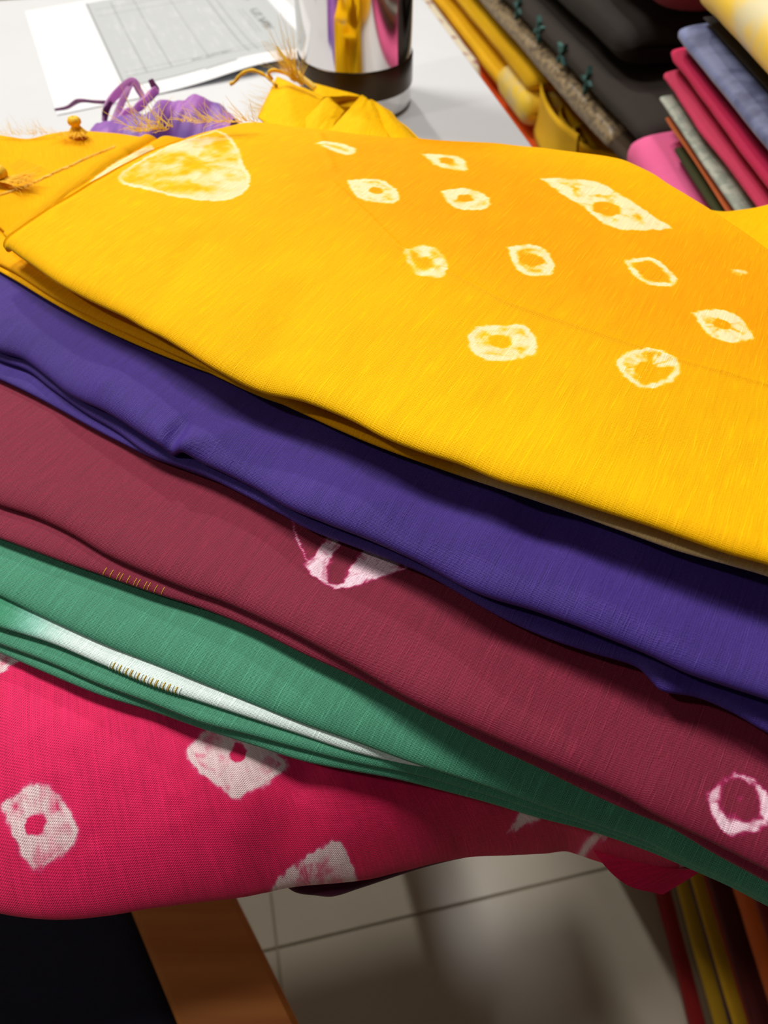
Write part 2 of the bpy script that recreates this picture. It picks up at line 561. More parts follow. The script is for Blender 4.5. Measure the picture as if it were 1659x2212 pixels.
def folded_sheet(name, F, K, r, mat, parent, nu=240, nv=90, under=0.05, zf=None, motifs=(), mz=None, tonef=None, dyef=None,
                 back_r=0.0, wob=0.0006, seed=1, tpow=1.25, droop=1.0, key=None, roll=None, rw_=None, drape=None):
    """one fold of cloth: lies on top from the front edge F to the back edge K, turns round the front edge and runs back below"""
    F = smooth_curve(F, nu)
    K = smooth_curve(K, nu)
    H = K - F
    W = np.hypot(H[:, 0], H[:, 1])
    B = np.stack([H[:, 0] / W, H[:, 1] / W, 0 * W], 1)
    s = np.linspace(0, 1, nu)
    U = np.concatenate([[0], np.cumsum(np.linalg.norm(np.diff(F, axis=0), axis=1))])
    zn = F[:, 2]
    zk = K[:, 2]
    roll = 1.3 * r if roll is None else roll
    rw_ = 2.2 * r if rw_ is None else rw_
    zb = zn + roll
    cols, vv, tt = [], [], []
    nun = 10
    Lm = W.mean()
    for j in range(nun):
        f = under * (1 - j / nun)
        P = F + B * (f + r)
        fr = np.clip(f / W, 0, 1)
        P[:, 2] = zk + (zb - zk) * (1 - fr) ** droop - roll - r
        cols.append(P); vv.append(-f - math.pi / 2 * r); tt.append(fr.mean())
    for a in np.linspace(-90, 0, 9)[:-1]:
        a = math.radians(a)
        P = F + B * (r * (1 - math.cos(a)))
        P[:, 2] = zn + r * math.sin(a)
        cols.append(P); vv.append(a * r); tt.append(0.0)
    n0 = len(cols)
    tr = rw_ / Lm
    tops = np.concatenate([tr * (1 - np.cos(np.linspace(0, np.pi / 2, 16 if not motifs else max(16, int(rw_ / 0.00035))))), (tr + (1 - tr) * np.linspace(0, 1, nv) ** tpow)[1:]])
    vacc, lastz, lastt = 0.0, 0.0, 0.0
    for t in tops:
        P = F + (K - F) * t
        dip = roll * (1 - math.sqrt(max(0.0, 1 - (1 - min(t / tr, 1.0)) ** 2)))
        P[:, 2] = zk + (zb - zk) * (1 - t) ** droop - dip
        vacc += math.hypot((t - lastt) * Lm, (roll - dip) - lastz)
        lastt, lastz = t, roll - dip
        cols.append(P); vv.append(vacc); tt.append(t)
    if back_r > 0:
        end = -90 if drape is None else 0
        for a in np.linspace(90, end, 13)[1:]:
            a = math.radians(a)
            P = K + B * (back_r * math.cos(a))
            P[:, 2] = zk - back_r + back_r * math.sin(a)
            cols.append(P); vv.append(vacc + (math.pi / 2 - a) * back_r); tt.append(1.0)
        if drape is not None:
            for q in np.linspace(0, 1, 22)[1:]:
                P = K + B * (back_r + 0.012 * q)
                P[:, 2] = (zk - back_r) * (1 - q) + drape * q
                cols.append(P); vv.append(vacc + math.pi / 2 * back_r + q * float((zk - drape).mean())); tt.append(1.0 + q)
    G = np.stack(cols, 1)
    v = np.array(vv)
    t2 = np.broadcast_to(np.array(tt)[None, :], G.shape[:2])
    s2 = np.broadcast_to(s[:, None], G.shape[:2])
    u2 = np.broadcast_to(U[:, None], G.shape[:2])
    v2 = np.broadcast_to(v[None, :], G.shape[:2])
    dz = wob * 1.6 * fbm(G[..., 0] * 28, G[..., 1] * 28, seed, 3)
    if zf is not None:
        dz = dz + zf(s2, t2, G)
    G[..., 2] += dz
    UV = np.stack([u2, v2], -1)
    dye = np.zeros(G.shape[:2])
    for k, mo in enumerate(motifs):
        add_motif(dye[:, n0 - 8:], G[:, n0 - 8:], mo['p'], TABLE + (mz if mz is not None else 0) if 'z' not in mo else TABLE + mo['z'],
                  seed=seed * 13 + k * 5, **{a: b for a, b in mo.items() if a not in ('p', 'z')})
    tone = np.zeros(G.shape[:2]) + (0.35 if tonef is None else 0)
    if tonef is not None:
        tone = tonef(s2, t2, G)
    if dyef is not None:
        dye = np.maximum(dye, dyef(s2, t2, G))
    me = grid_mesh(name, G, UV, {'dye': dye, 'tone': tone})
    o = link(name, me, mat, parent)
    LAYERS[key or name] = (G, n0)
    return o


def back_of(F, B, wdt, z):
    """points a given width behind a front edge"""
    F = np.array(F)
    K = F + np.array([B[0], B[1], 0.0]) * wdt
    K[:, 2] = TABLE + z
    return [tuple(k) for k in K]


def gauss_line(G, a, b, wdt, z):
    """bump along the line between two photo points on level z"""
    A = atz(*a, TABLE + z)[:2]
    C = atz(*b, TABLE + z)[:2]
    e = C - A
    x, y = G[..., 0] - A[0], G[..., 1] - A[1]
    t = np.clip((x * e[0] + y * e[1]) / (e @ e), 0, 1)
    d2 = (x - e[0] * t) ** 2 + (y - e[1] * t) ** 2
    return np.exp(-d2 / wdt ** 2), t


BDIR = np.array([0.50, 0.866])
GS = 'tie-dyed silk stoles stacked on the white table'

# ------------------------------------------------------------------ the yellow stole (top of the stack)
ys = thing('silk_stole', 'bright yellow tie-dyed silk stole with white ring marks, topmost of the stack', 'stole', tuple(atz(830, 700, TABLE + 0.06)), GS)
yF = [(4, 525), (65, 570), (145, 622), (250, 672), (330, 715), (400, 758), (470, 800), (550, 832), (650, 862), (750, 902), (830, 945),
      (905, 975), (995, 1005), (1090, 1043), (1180, 1066), (1280, 1095), (1380, 1126), (1480, 1160), (1580, 1194), (1659, 1217), (1800, 1262), (1950, 1310)]
yK = [(478, 268), (560, 264), (640, 274), (760, 288), (900, 302), (1050, 312), (1160, 322), (1260, 332), (1340, 346), (1400, 372), (1450, 405),
      (1520, 450), (1600, 505), (1659, 545), (1760, 610)]
Y_MOT = [
    dict(p=[(464, 272), (489, 283), (515, 321), (527, 363), (544, 392), (530, 428), (498, 443), (443, 447), (380, 439), (321, 422), (253, 397), (316, 352), (400, 305)],
         fill=0.46, ring=0.0012, spots=1.0, freq=120, z=0.0735),
    dict(p=[(750, 378), (790, 375), (830, 378), (860, 405), (858, 428), (815, 430), (775, 420), (757, 400)], fill=0.75, core=(812, 402), core_r=0.0026),
    dict(p=[(955, 400), (1000, 391), (1040, 400), (1062, 422), (1045, 438), (990, 438), (962, 418)], fill=0.72, core=(1005, 413), core_r=0.0030),
    dict(p=[(675, 285), (720, 280), (768, 298), (755, 316), (705, 304)], fill=0.3, ring=0.0022),
    dict(p=[(910, 308), (950, 306), (1000, 312), (1013, 345), (980, 345), (945, 338)], fill=0.25, ring=0.0028, core=(965, 322), core_r=0.003),
    dict(p=[(1173, 360), (1230, 357), (1300, 364), (1360, 394), (1420, 435), (1462, 458), (1430, 468), (1350, 474), (1310, 462), (1270, 428), (1220, 395)],
         fill=0.72, ring=0.0025, core=(1315, 425), core_r=0.0055, spots=1.1),
    dict(p=[(870, 530), (905, 520), (940, 525), (965, 552), (960, 590), (920, 590), (890, 575)], fill=0.52, core=(913, 560), core_r=0.0024, ring_w=0.5),
    dict(p=[(1098, 525), (1150, 515), (1185, 530), (1200, 560), (1185, 585), (1140, 585), (1110, 565)], fill=0.40, core=(1150, 552), core_r=0.0038, ring=0.0016),
    dict(p=[(1352, 545), (1410, 535), (1445, 555), (1470, 585), (1455, 605), (1400, 602), (1365, 575)], fill=-0.1, ring=0.0014, spots=0.6),
    dict(p=[(1500, 665), (1555, 655), (1600, 670), (1630, 710), (1615, 728), (1560, 730), (1525, 705)], fill=0.62, core=(1565, 690), core_r=0.0028, streak=1.4),
    dict(p=[(1008, 715), (1030, 695), (1090, 690), (1140, 692), (1165, 735), (1150, 760), (1100, 770), (1050, 768), (1018, 745)], fill=0.42, ring=0.0016, core=(1080, 728), core_r=0.0030),
    dict(p=[(1328, 775), (1370, 750), (1430, 750), (1465, 775), (1472, 805), (1440, 830), (1390, 838), (1350, 815)], fill=0.45, core=(1395, 797), core_r=0.0034, streak=1.5),
    dict(p=[(1588, 550), (1625, 546), (1630, 558), (1600, 566)], fill=0.25, ring_w=0.4),
]


def side_roll(G, a, b, z, depth, wdt):
    """the cloth turns down round a folded side edge"""
    A_ = atz(*a, TABLE + z)[:2]
    e = atz(*b, TABLE + z)[:2] - A_
    e = e / np.linalg.norm(e)
    d = np.abs((G[..., 0] - A_[0]) * e[1] - (G[..., 1] - A_[1]) * e[0])
    q = np.clip(1 - d / wdt, 0, 1)
    return -depth * (1 - np.sqrt(1 - q * q))


def y_z(s, t, G):
    g1, _ = gauss_line(G, (640, 690), (560, 850), 0.010, 0.068)
    g2, _ = gauss_line(G, (430, 560), (330, 700), 0.007, 0.068)
    g3, _ = gauss_line(G, (690, 300), (720, 400), 0.002, 0.068)
    cr1, _ = gauss_line(G, (720, 420), (860, 560), 0.0011, 0.07)
    cr2, _ = gauss_line(G, (860, 560), (1090, 680), 0.0011, 0.07)
    cr3, _ = gauss_line(G, (1090, 680), (1420, 800), 0.0011, 0.07)
    cr4, _ = gauss_line(G, (1420, 800), (1700, 880), 0.0011, 0.07)
    puff = 0.005 * np.sin(np.pi * np.clip(t, 0, 1)) ** 0.8
    return puff - 0.0014 * g1 - 0.0010 * g2 + 0.0006 * np.maximum.reduce([cr1, cr2, cr3, cr4, g3]) + side_roll(G, (4, 525), (478, 268), 0.070, 0.0032, 0.006)


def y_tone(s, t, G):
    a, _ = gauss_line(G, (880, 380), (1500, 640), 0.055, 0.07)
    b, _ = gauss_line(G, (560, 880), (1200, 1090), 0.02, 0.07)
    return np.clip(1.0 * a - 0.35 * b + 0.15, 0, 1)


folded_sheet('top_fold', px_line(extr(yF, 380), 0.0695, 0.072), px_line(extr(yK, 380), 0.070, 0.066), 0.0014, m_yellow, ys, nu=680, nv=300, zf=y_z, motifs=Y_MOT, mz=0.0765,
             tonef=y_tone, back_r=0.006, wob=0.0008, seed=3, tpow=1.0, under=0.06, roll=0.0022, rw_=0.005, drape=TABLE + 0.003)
# the next fold down shows along the left as a second pleat
y2F = [(8, 508), (65, 560), (150, 615), (250, 664), (330, 708), (400, 750), (550, 822), (750, 890)]
y2K = [(312, 291), (340, 289), (370, 287), (400, 283), (440, 278), (500, 275), (600, 280), (700, 290)]
folded_sheet('second_fold', px_line(y2F, 0.0642, 0.0642), px_line(y2K, 0.0645, 0.060), 0.0009, m_yellow, ys, nu=260, nv=160,
             zf=lambda s, t, G: 0.0022 * np.sin(np.pi * np.clip(t, 0, 1)) - 0.0012 * sstep(0.02, 0.08, s) - 0.004 * sstep(0.08, 0.3, s) + side_roll(G, (8, 508), (312, 291), 0.067, 0.0022, 0.005), seed=5, tpow=1.0, mz=0.068, roll=0.0010,
             motifs=[dict(p=[(186, 380), (240, 335), (312, 293), (330, 300), (400, 300), (330, 380), (270, 372)], fill=0.8, spots=0.8)],
             tonef=lambda s, t, G: 0.3 + 0 * s)
y3F = [(-160, 380), (-60, 446), (0, 493), (60, 548), (150, 606), (250, 656), (400, 742), (550, 814)]
y3K = [(-200, 268), (-100, 272), (0, 292), (60, 298), (110, 287), (160, 275), (230, 272), (330, 284)]
folded_sheet('end_fold', px_line(y3F, 0.0618, 0.0618), px_line(y3K, 0.058, 0.055), 0.0008, m_yellow, ys, nu=260, nv=120,
             zf=lambda s, t, G: 0.0010 * np.sin(np.pi * np.clip(t, 0, 1)) + 0.0010 * fbm(G[..., 0] * 60, G[..., 1] * 60, 8, 2) - 0.003 * sstep(0.55, 0.8, s), seed=7, tpow=1.0, roll=0.0008, wob=0.0002,
             tonef=lambda s, t, G: 0.3 + 0 * s)
# lower edge of the stole, and a pale undyed length of it towards the right
y4F = [(-120, 500), (-40, 552), (30, 588), (125, 648), (250, 708), (375, 765), (500, 820), (625, 878), (740, 930), (830, 967), (980, 1020), (1110, 1064), (1230, 1104), (1330, 1139),
       (1455, 1184), (1580, 1220), (1659, 1243), (1800, 1290)]
y4 = px_line(extr(ext(y4F, 60)), 0.0592, 0.0632)
folded_sheet('lower_fold', y4, back_of(y4, BDIR, 0.055, 0.0600), 0.0013, m_yellow, ys, nu=480, nv=40, wob=0.0003, seed=9, roll=0.0014,
             dyef=lambda s, t, G: 0.0 * s + 0.62 * sstep(0.005, 0.035, G[..., 0]) * (t < 0.4),
             tonef=lambda s, t, G: 0.6 + 0 * s)
y5 = px_line([(-120, 512), (-40, 564), (30, 604), (110, 652), (200, 700), (330, 758), (500, 822), (625, 866), (830, 950), (1100, 1045)], 0.0575, 0.060)
folded_sheet('inner_fold', y5, back_of(y5, BDIR, 0.06, 0.0572), 0.0008, m_yellow, ys, nu=220, nv=24, wob=0.0002, seed=10, roll=0.0008)
# the back right lobe dropping away behind the ridge
ylF = [(1400, 392), (1450, 425), (1520, 470), (1600, 530), (1659, 572), (1760, 640)]
ylK = [(1440, 440), (1490, 456), (1540, 458), (1600, 452), (1659, 442), (1760, 420)]
folded_sheet('back_lobe', px_line(extr(ylF, 90), 0.052, 0.050), px_line(extr(ylK, 90), 0.050, 0.050), 0.0015, m_yellow, ys, nu=90, nv=50, wob=0.0006, seed=12,
             back_r=0.004, tonef=lambda s, t, G: 0.05 + 0 * s, under=0.01)

# ------------------------------------------------------------------ the purple stole
ps = thing('silk_stole', 'plain violet silk stole with a small pinch in its front fold, under the yellow one', 'stole', tuple(atz(830, 1080, TABLE + 0.045)), GS)
pF = [(-120, 715), (-50, 738), (0, 757), (50, 772), (100, 810), (150, 850), (250, 905), (320, 950), (362, 974), (400, 984), (450, 1004), (550, 1050), (625, 1096), (700, 1128), (830, 1178),
      (930, 1225), (1030, 1280), (1150, 1320), (1270, 1365), (1380, 1405), (1480, 1448), (1580, 1480), (1659, 1507), (1800, 1560)]


def p_z(s, t, G):
    a, ta_ = gauss_line(G, (362, 974), (420, 900), 0.0028, 0.052)
    b, tb_ = gauss_line(G, (362, 974), (560, 940), 0.004, 0.052)
    c, _ = gauss_line(G, (362, 974), (250, 850), 0.006, 0.052)
    d, _ = gauss_line(G, (1050, 1180), (1250, 1290), 0.010, 0.052)
    e, _ = gauss_line(G, (1300, 1250), (1500, 1330), 0.009, 0.052)
    return -0.0042 * a * (1 - ta_) + 0.0022 * b * (1 - tb_) + 0.0014 * c + 0.0012 * d - 0.001 * e + 0.0018 * fbm(G[..., 0] * 38, G[..., 1] * 38, 21, 2)


p1 = px_line(extr(ext(pF)), 0.0505, 0.0500)
folded_sheet('top_fold', p1, back_of(p1, BDIR, 0.10, 0.0555), 0.0018, m_purple, ps, nu=480, nv=130, roll=0.0055, rw_=0.017, zf=p_z, wob=0.0009, seed=15, key='p1')
p2F = [(-120, 728), (-50, 752), (0, 778), (60, 800), (110, 838), (180, 888), (250, 930), (330, 985), (450, 1030), (600, 1106), (675, 1146), (830, 1204), (930, 1246), (1070, 1326),
       (1180, 1376), (1280, 1410), (1370, 1438), (1405, 1468), (1432, 1493), (1505, 1506), (1580, 1537), (1659, 1582), (1800, 1650)]
p2 = px_line(extr(ext(p2F)), 0.0465, 0.040)
folded_sheet('lower_fold', p2, back_of(p2, BDIR, 0.09, 0.0465), 0.0012, m_purple, ps, nu=420, nv=40, wob=0.0003, seed=17, droop=2.0, key='p2')
p3F = [(-120, 775), (-50, 800), (0, 820), (60, 848), (125, 882), (190, 918), (250, 950), (325, 987), (400, 1014), (500, 1052), (600, 1100)]
p3 = px_line(ext(p3F), 0.0442, 0.0432)
folded_sheet('inner_fold', p3, back_of(p3, BDIR, 0.08, 0.0436), 0.0008, m_purple, ps, nu=160, nv=24, wob=0.0003, seed=18, key='p3')

# ------------------------------------------------------------------ the maroon stole
ms = thing('silk_stole', 'maroon tie-dyed silk stole with white petal mark and gold zari stitches', 'stole', tuple(atz(830, 1350, TABLE + 0.03)), GS)
mF = [(-120, 1040), (-50, 1068), (0, 1090), (75, 1115), (150, 1150), (225, 1195), (300, 1230), (400, 1270), (488, 1301), (597, 1350), (651, 1377), (760, 1436), (890, 1512),
      (989, 1558), (1105, 1610), (1220, 1662), (1336, 1714), (1411, 1758), (1509, 1806), (1659, 1881), (1800, 1950)]
m1 = px_line(extr(ext(mF)), 0.0385, 0.0190)
M_MOT = [
    dict(p=[(622, 1100), (640, 1175), (676, 1238), (700, 1260), (720, 1270), (762, 1262), (800, 1250), (885, 1222), (840, 1160), (740, 1110)],
         fill=-0.25, ring=0.0006, streak=1.2, spots=0.5),
    dict(p=[(655, 1222), (690, 1190), (715, 1150), (742, 1140), (735, 1175), (712, 1215), (702, 1262), (685, 1250)], fill=0.75, ring_w=0.3, streak=1.2, spots=0.7),
    dict(p=[(738, 1266), (752, 1235), (772, 1212), (790, 1190), (850, 1205), (888, 1222), (840, 1238), (800, 1252), (765, 1264)], fill=0.8, ring_w=0.3, streak=1.4, spots=0.7),
    dict(p=[(1520, 1725), (1545, 1700), (1590, 1684), (1640, 1718), (1662, 1765), (1640, 1792), (1570, 1800), (1530, 1762)], fill=0.45, ring=0.0014,
         core=(1590, 1735), core_r=0.0052, z=0.024, spots=1.6),
]
folded_sheet('top_fold', m1, back_of(m1, BDIR, 0.10, 0.0420), 0.0013, m_maroon, ms, nu=680, nv=200, motifs=M_MOT, mz=0.039, wob=0.0004, seed=23, droop=1.6, key='m1',
             roll=0.0030, rw_=0.008)
m2F = [(-120, 1120), (-50, 1145), (0, 1163), (109, 1203), (217, 1241), (326, 1279), (434, 1313), (543, 1356), (651, 1409), (760, 1459), (900, 1530), (1047, 1604), (1162, 1657),
       (1278, 1714), (1365, 1754), (1451, 1790), (1538, 1841), (1659, 1906), (1800, 1985)]
m2 = px_line(extr(ext(m2F)), 0.0348, 0.0140)
folded_sheet('lower_fold', m2, back_of(m2, BDIR, 0.09, 0.0362), 0.0012, m_maroon, ms, nu=340, nv=40, roll=0.0018, rw_=0.005, wob=0.0003, seed=25, droop=1.8, key='m2')

# ------------------------------------------------------------------ the green stole
gs = thing('silk_stole', 'bottle green silk stole folded in thin layers, one layer white with gold zari stitches', 'stole', tuple(atz(600, 1520, TABLE + 0.02)), GS)
g1F = [(-120, 1230), (-50, 1262), (0, 1287), (109, 1339), (217, 1388), (326, 1431), (434, 1474), (543, 1518), (651, 1561), (760, 1599), (897, 1650), (1047, 1697), (1162, 1737), (1278, 1777),
       (1394, 1818), (1451, 1847), (1560, 1898), (1659, 1948), (1800, 2020)]
g1 = px_line(extr(ext(g1F)), 0.0285, -0.012)
folded_sheet('top_fold', g1, back_of(g1, BDIR, 0.10, 0.0320), 0.0010, m_green, gs, nu=420, nv=90, wob=0.0004, seed=31, droop=1.7, key='g1', roll=0.0026, rw_=0.008)
g2F = [(-120, 1310), (-50, 1338), (0, 1356), (109, 1389), (217, 1434), (326, 1480), (434, 1516), (543, 1552), (651, 1587), (760, 1622), (880, 1650), (960, 1662), (1050, 1680)]
g2 = px_line(ext(g2F), 0.0258, -0.0147)
folded_sheet('white_fold', g2, back_of(g2, BDIR, 0.09, 0.0268), 0.0009, m_greenw, gs, nu=420, nv=50, roll=0.0012, wob=0.0003, seed=33, droop=1.7, key='g2',
             dyef=lambda s, t, G: 0 * t + 0.80 * sstep(-0.118, -0.082, G[..., 0]))
g3F = [(-120, 1345), (-50, 1372), (0, 1391), (109, 1432), (217, 1479), (326, 1519), (434, 1560), (543, 1589), (651, 1619), (760, 1646), (900, 1675), (1047, 1716), (1162, 1752), (1278, 1786), (1394, 1828), (1451, 1853), (1659, 1952), (1800, 2024)]
g3 = px_line(extr(ext(g3F)), 0.0230, -0.0174)
folded_sheet('third_fold', g3, back_of(g3, BDIR, 0.09, 0.0240), 0.0009, m_green, gs, nu=340, roll=0.0012, nv=36, wob=0.0003, seed=35, droop=1.7, key='g3')
g4F = [(-120, 1360), (-50, 1388), (0, 1410), (109, 1458), (217, 1502), (326, 1535), (434, 1573), (543, 1608), (651, 1643), (760, 1665), (873, 1686), (1047, 1731), (1162, 1766), (1278, 1796),
       (1394, 1836), (1451, 1859), (1567, 1910), (1659, 1957), (1800, 2030)]
g4 = px_line(extr(ext(g4F)), 0.0202, -0.0201)
folded_sheet('bottom_fold', g4, back_of(g4, BDIR, 0.09, 0.0212), 0.0009, m_green, gs, nu=340, roll=0.0012, nv=36, wob=0.0003, seed=37, droop=1.7, key='g4')

# ------------------------------------------------------------------ the crimson stole, drooping over the front edge of the table
cs = thing('silk_stole', 'crimson pink tie-dyed silk stole with white square marks drooping at the bottom', 'stole', tuple(atz(400, 1750, TABLE)), GS)
cF = [(-140, 1935), (-60, 1958), (0, 1973), (80, 1984), (150, 1985), (240, 1976), (320, 1963), (420, 1950), (520, 1937), (620, 1915), (770, 1903), (870, 1880), (1000, 1852), (1110, 1846), (1180, 1842),
      (1240, 1837), (1310, 1862), (1380, 1886), (1440, 1897), (1482, 1884), (1530, 1860), (1580, 1850)]
c1 = px_line(ext(cF, 130), -0.014, -0.060)
cKp = [(-120, 1330), (0, 1380), (109, 1425), (217, 1465), (326, 1500), (434, 1535), (543, 1570), (651, 1600), (760, 1625), (900, 1652), (1047, 1690), (1162, 1725), (1278, 1755), (1394, 1795), (1480, 1835), (1560, 1845)]
cK = [tuple(p) for p in px_line(ext(cKp, 130), 0.0165, -0.035)]
C_MOT = [
    dict(p=[(8, 1745), (60, 1716), (122, 1712), (166, 1782), (150, 1822), (92, 1850), (48, 1862), (20, 1800)], fill=0.72, core=(78, 1782), core_r=0.0026, z=0.004, ring=0.001, spots=0.7, soft=0.0013),
    dict(p=[(408, 1630), (440, 1597), (480, 1575), (560, 1605), (622, 1640), (600, 1670), (540, 1700), (500, 1716), (460, 1690), (415, 1660)], fill=0.68, core=(515, 1632), core_r=0.0024, z=0.007, spots=0.8, soft=0.0013),
    dict(p=[(530, 1930), (600, 1880), (690, 1832), (738, 1824), (772, 1880), (765, 1905), (640, 1930)], fill=0.62, z=-0.012, spots=0.6),
    dict(p=[(-30, 1400), (68, 1420), (42, 1446), (-10, 1475), (-60, 1480)], fill=0.75, z=0.013, spots=0.7),
    dict(p=[(1095, 1796), (1128, 1766), (1180, 1768), (1132, 1786)], fill=0.75, z=-0.022),
    dict(p=[(1236, 1832), (1290, 1814), (1325, 1817), (1285, 1828)], fill=0.75, z=-0.035),
    dict(p=[(1438, 1860), (1492, 1868), (1475, 1880), (1450, 1888)], fill=0.75, z=-0.05),
]


def c_z(s, t, G):
    bulge = 0.004 * np.sin(np.pi * np.clip(t, 0, 1)) * sstep(1.0, 0.45, s)
    a, _ = gauss_line(G, (660, 1660), (560, 1860), 0.008, 0.0)
    return bulge - 0.0016 * a + 0.0009 * fbm(G[..., 0] * 70, G[..., 1] * 70, 41, 3)


folded_sheet('top_fold', c1, cK, 0.0035, m_crimson, cs, nu=700, roll=0.011, rw_=0.030, droop=1.2, nv=230, zf=c_z, motifs=C_MOT, wob=0.0005, seed=41, tpow=1.0, under=0.03, key='c1',
             tonef=lambda s, t, G: 0.25 + 0.3 * sstep(-0.05, 0.03, G[..., 0]))  # deeper red to the right: shade under the stack put into the colour
pl = thing('silk_stole', 'dark plum cloth edge peeping out below the crimson stole', 'stole', tuple(atz(720, 1920, TABLE - 0.03)), GS)
plF = [(590, 1890), (615, 1912), (640, 1928), (680, 1934), (722, 1936), (780, 1918), (850, 1895), (910, 1876), (970, 1860), (1040, 1845)]
plP = px_line(plF, -0.030, -0.060)
folded_sheet('edge_fold', plP, [(p[0] + 0.01, p[1] + 0.028, p[2] + 0.004) for p in plP], 0.0012, m_plum, pl, nu=120, nv=16, wob=0.0005, seed=45, under=0.02)

# ------------------------------------------------------------------ gold zari stitches woven into two folds
def zari(key, parent, a, b, n, lo, hi, mats, rad, label):
    G, n0 = LAYERS[key]
    V = G.reshape(-1, 3) - CAM
    wd = V @ FW
    X = (829.5 + FPX * V[:, 0] / wd).reshape(G.shape[:2])
    Yp = (1106 - FPX * (V @ UP) / wd).reshape(G.shape[:2])
    res = {0: [], 1: []}
    for i in range(n):
        f = i / (n - 1)
        px, py = a[0] + (b[0] - a[0]) * f, a[1] + (b[1] - a[1]) * f
        row = int(np.argmin((X[:, n0 + 3] - px) ** 2 + (Yp[:, n0 + 3] - py) ** 2))
        j0, j1 = n0 + lo, n0 + hi
        P = G[row, j0:j1].copy()
        up = np.zeros_like(P)
        T = np.gradient(P, axis=0)
        T /= np.linalg.norm(T, axis=1)[:, None]
        e = G[min(row + 1, G.shape[0] - 1), j0:j1] - G[row - 1, j0:j1]
        e /= np.linalg.norm(e, axis=1)[:, None]
        N = np.cross(e, T)
        P = P + N * rad * 0.45 * np.sign(N[len(N) // 2, 2] if abs(N[len(N) // 2, 2]) > 1e-6 else 1)
        res[i % len(mats)].append(tube_grid(P, rad, 6))
    for k, m in enumerate(mats):
        if res[k]:
            link('zari_stitches' if m is m_zari else 'white_stitches', join_grids('zari', res[k]), m, parent)['label'] = label


zari('g2', gs, (252, 1408), (392, 1476), 23, -1, 14, (m_whitethread, m_zari), 0.00018, 'alternate white and gold stitches on the white layer')
zari('m2', ms, (232, 1226), (352, 1262), 11, 2, 10, (m_zari,), 0.00013, 'short row of gold stitches')

# ------------------------------------------------------------------ yellow stole: hem, tassels, pleated loose end, frayed fringe
LAYER_UV = None


def add_uv(me, sx=1.0):
    """simple planar metric UVs for loose pieces"""
    l = me.uv_layers.new(name='UVMap')
    co = np.zeros(len(me.vertices) * 3, np.float32)
    me.vertices.foreach_get('co', co)
    co = co.reshape(-1, 3)
    vi = np.zeros(len(me.loops), np.int32)
    me.loops.foreach_get('vertex_index', vi)
    uv = np.stack([co[:, 0] + 0.4 * co[:, 2], co[:, 1] + 0.8 * co[:, 2]], 1)[vi]
    l.data.foreach_set('uv', uv.reshape(-1))


def patch(name, c, mat, parent, bulge=0.002, n=24, thick=0.0007, seed=1, wob=0.0012):
    """four-cornered piece of cloth with real thickness; corners are 3-D points in order"""
    c = [np.array(q, float) for q in c]
    a = np.linspace(0, 1, n)
    S, T = np.meshgrid(a, a, indexing='ij')
    S = S[..., None]; T = T[..., None]
    G = (c[0] * (1 - S) + c[1] * S) * (1 - T) + (c[3] * (1 - S) + c[2] * S) * T
    N = np.cross(c[1] - c[0], c[3] - c[0])
    N /= np.linalg.norm(N)
    if N[2] < 0:
        N = -N
    b = bulge * np.sin(np.pi * S) * np.sin(np.pi * T) + wob * fbm(S * 3 + seed, T * 3, seed, 2)
    top = G + N * b
    bot = G + N * (b - thick)
    V = np.vstack([top.reshape(-1, 3), bot.reshape(-1, 3)])
    I = np.arange(n * n).reshape(n, n)
    J = I + n * n
    Fc = []
    for i in range(n - 1):
        for j in range(n - 1):
            Fc.append((I[i, j], I[i + 1, j], I[i + 1, j + 1], I[i, j + 1]))
            Fc.append((J[i, j], J[i, j + 1], J[i + 1, j + 1], J[i + 1, j]))
    for k in range(n - 1):
        Fc += [(I[k, 0], J[k, 0], J[k + 1, 0], I[k + 1, 0]), (I[k + 1, -1], J[k + 1, -1], J[k, -1], I[k, -1]),
               (I[0, k + 1], J[0, k + 1], J[0, k], I[0, k]), (I[-1, k], J[-1, k], J[-1, k + 1], I[-1, k + 1])]
    me = poly_mesh(name, V, [tuple(int(q) for q in f) for f in Fc], True)
    add_uv(me)
    return link(name, me, mat, parent)


def A(x, y, yy):
    return aty(x, y, yy)


# pleats of the loose end standing up in front of the bottle
patch('pleat', [A(556, 252, .385), A(640, 312, .33), A(700, 208, 0.448), A(598, 165, 0.468)], m_yellow, ys, 0.004, seed=2)
patch('pleat', [A(660, 330, .325), A(700, 330, .32), A(735, 236, 0.428), A(710, 208, 0.443)], m_yellow, ys, 0.001, seed=3)
patch('pleat', [A(605, 312, .335), A(690, 325, .33), A(745, 240, 0.428), A(706, 207, 0.438)], m_yellow, ys, 0.002, seed=4)
patch('pleat', [A(670, 330, .325), A(862, 335, .325), A(808, 222, 0.433), A(782, 204, 0.438)], m_yellow, ys, 0.002, seed=5)
patch('pleat', [A(830, 340, .33), A(928, 335, .33), A(846, 242, 0.428), A(800, 212, 0.448)], m_yellow, ys, 0.003, seed=6)
patch('pleat', [A(690, 230, 0.453), A(800, 235, 0.453), A(776, 206, 0.463), A(672, 178, 0.473)], m_yellow, ys, 0.002, seed=8)

def down(p, dy, z):
    return np.array([p[0], p[1] + dy, z])


for (qa, qb) in ((A(600, 168, .468), A(706, 209, .452)), (A(700, 206, .452), A(785, 206, .458)), (A(778, 206, .458), A(850, 246, .436)), (A(840, 240, .440), A(918, 308, .36))):
    patch('pleat', [down(qa, 0.006, TABLE + 0.003), down(qb, 0.006, TABLE + 0.003), qb, qa], m_yellow, ys, 0.003, seed=11)

rs = np.random.RandomState(5)


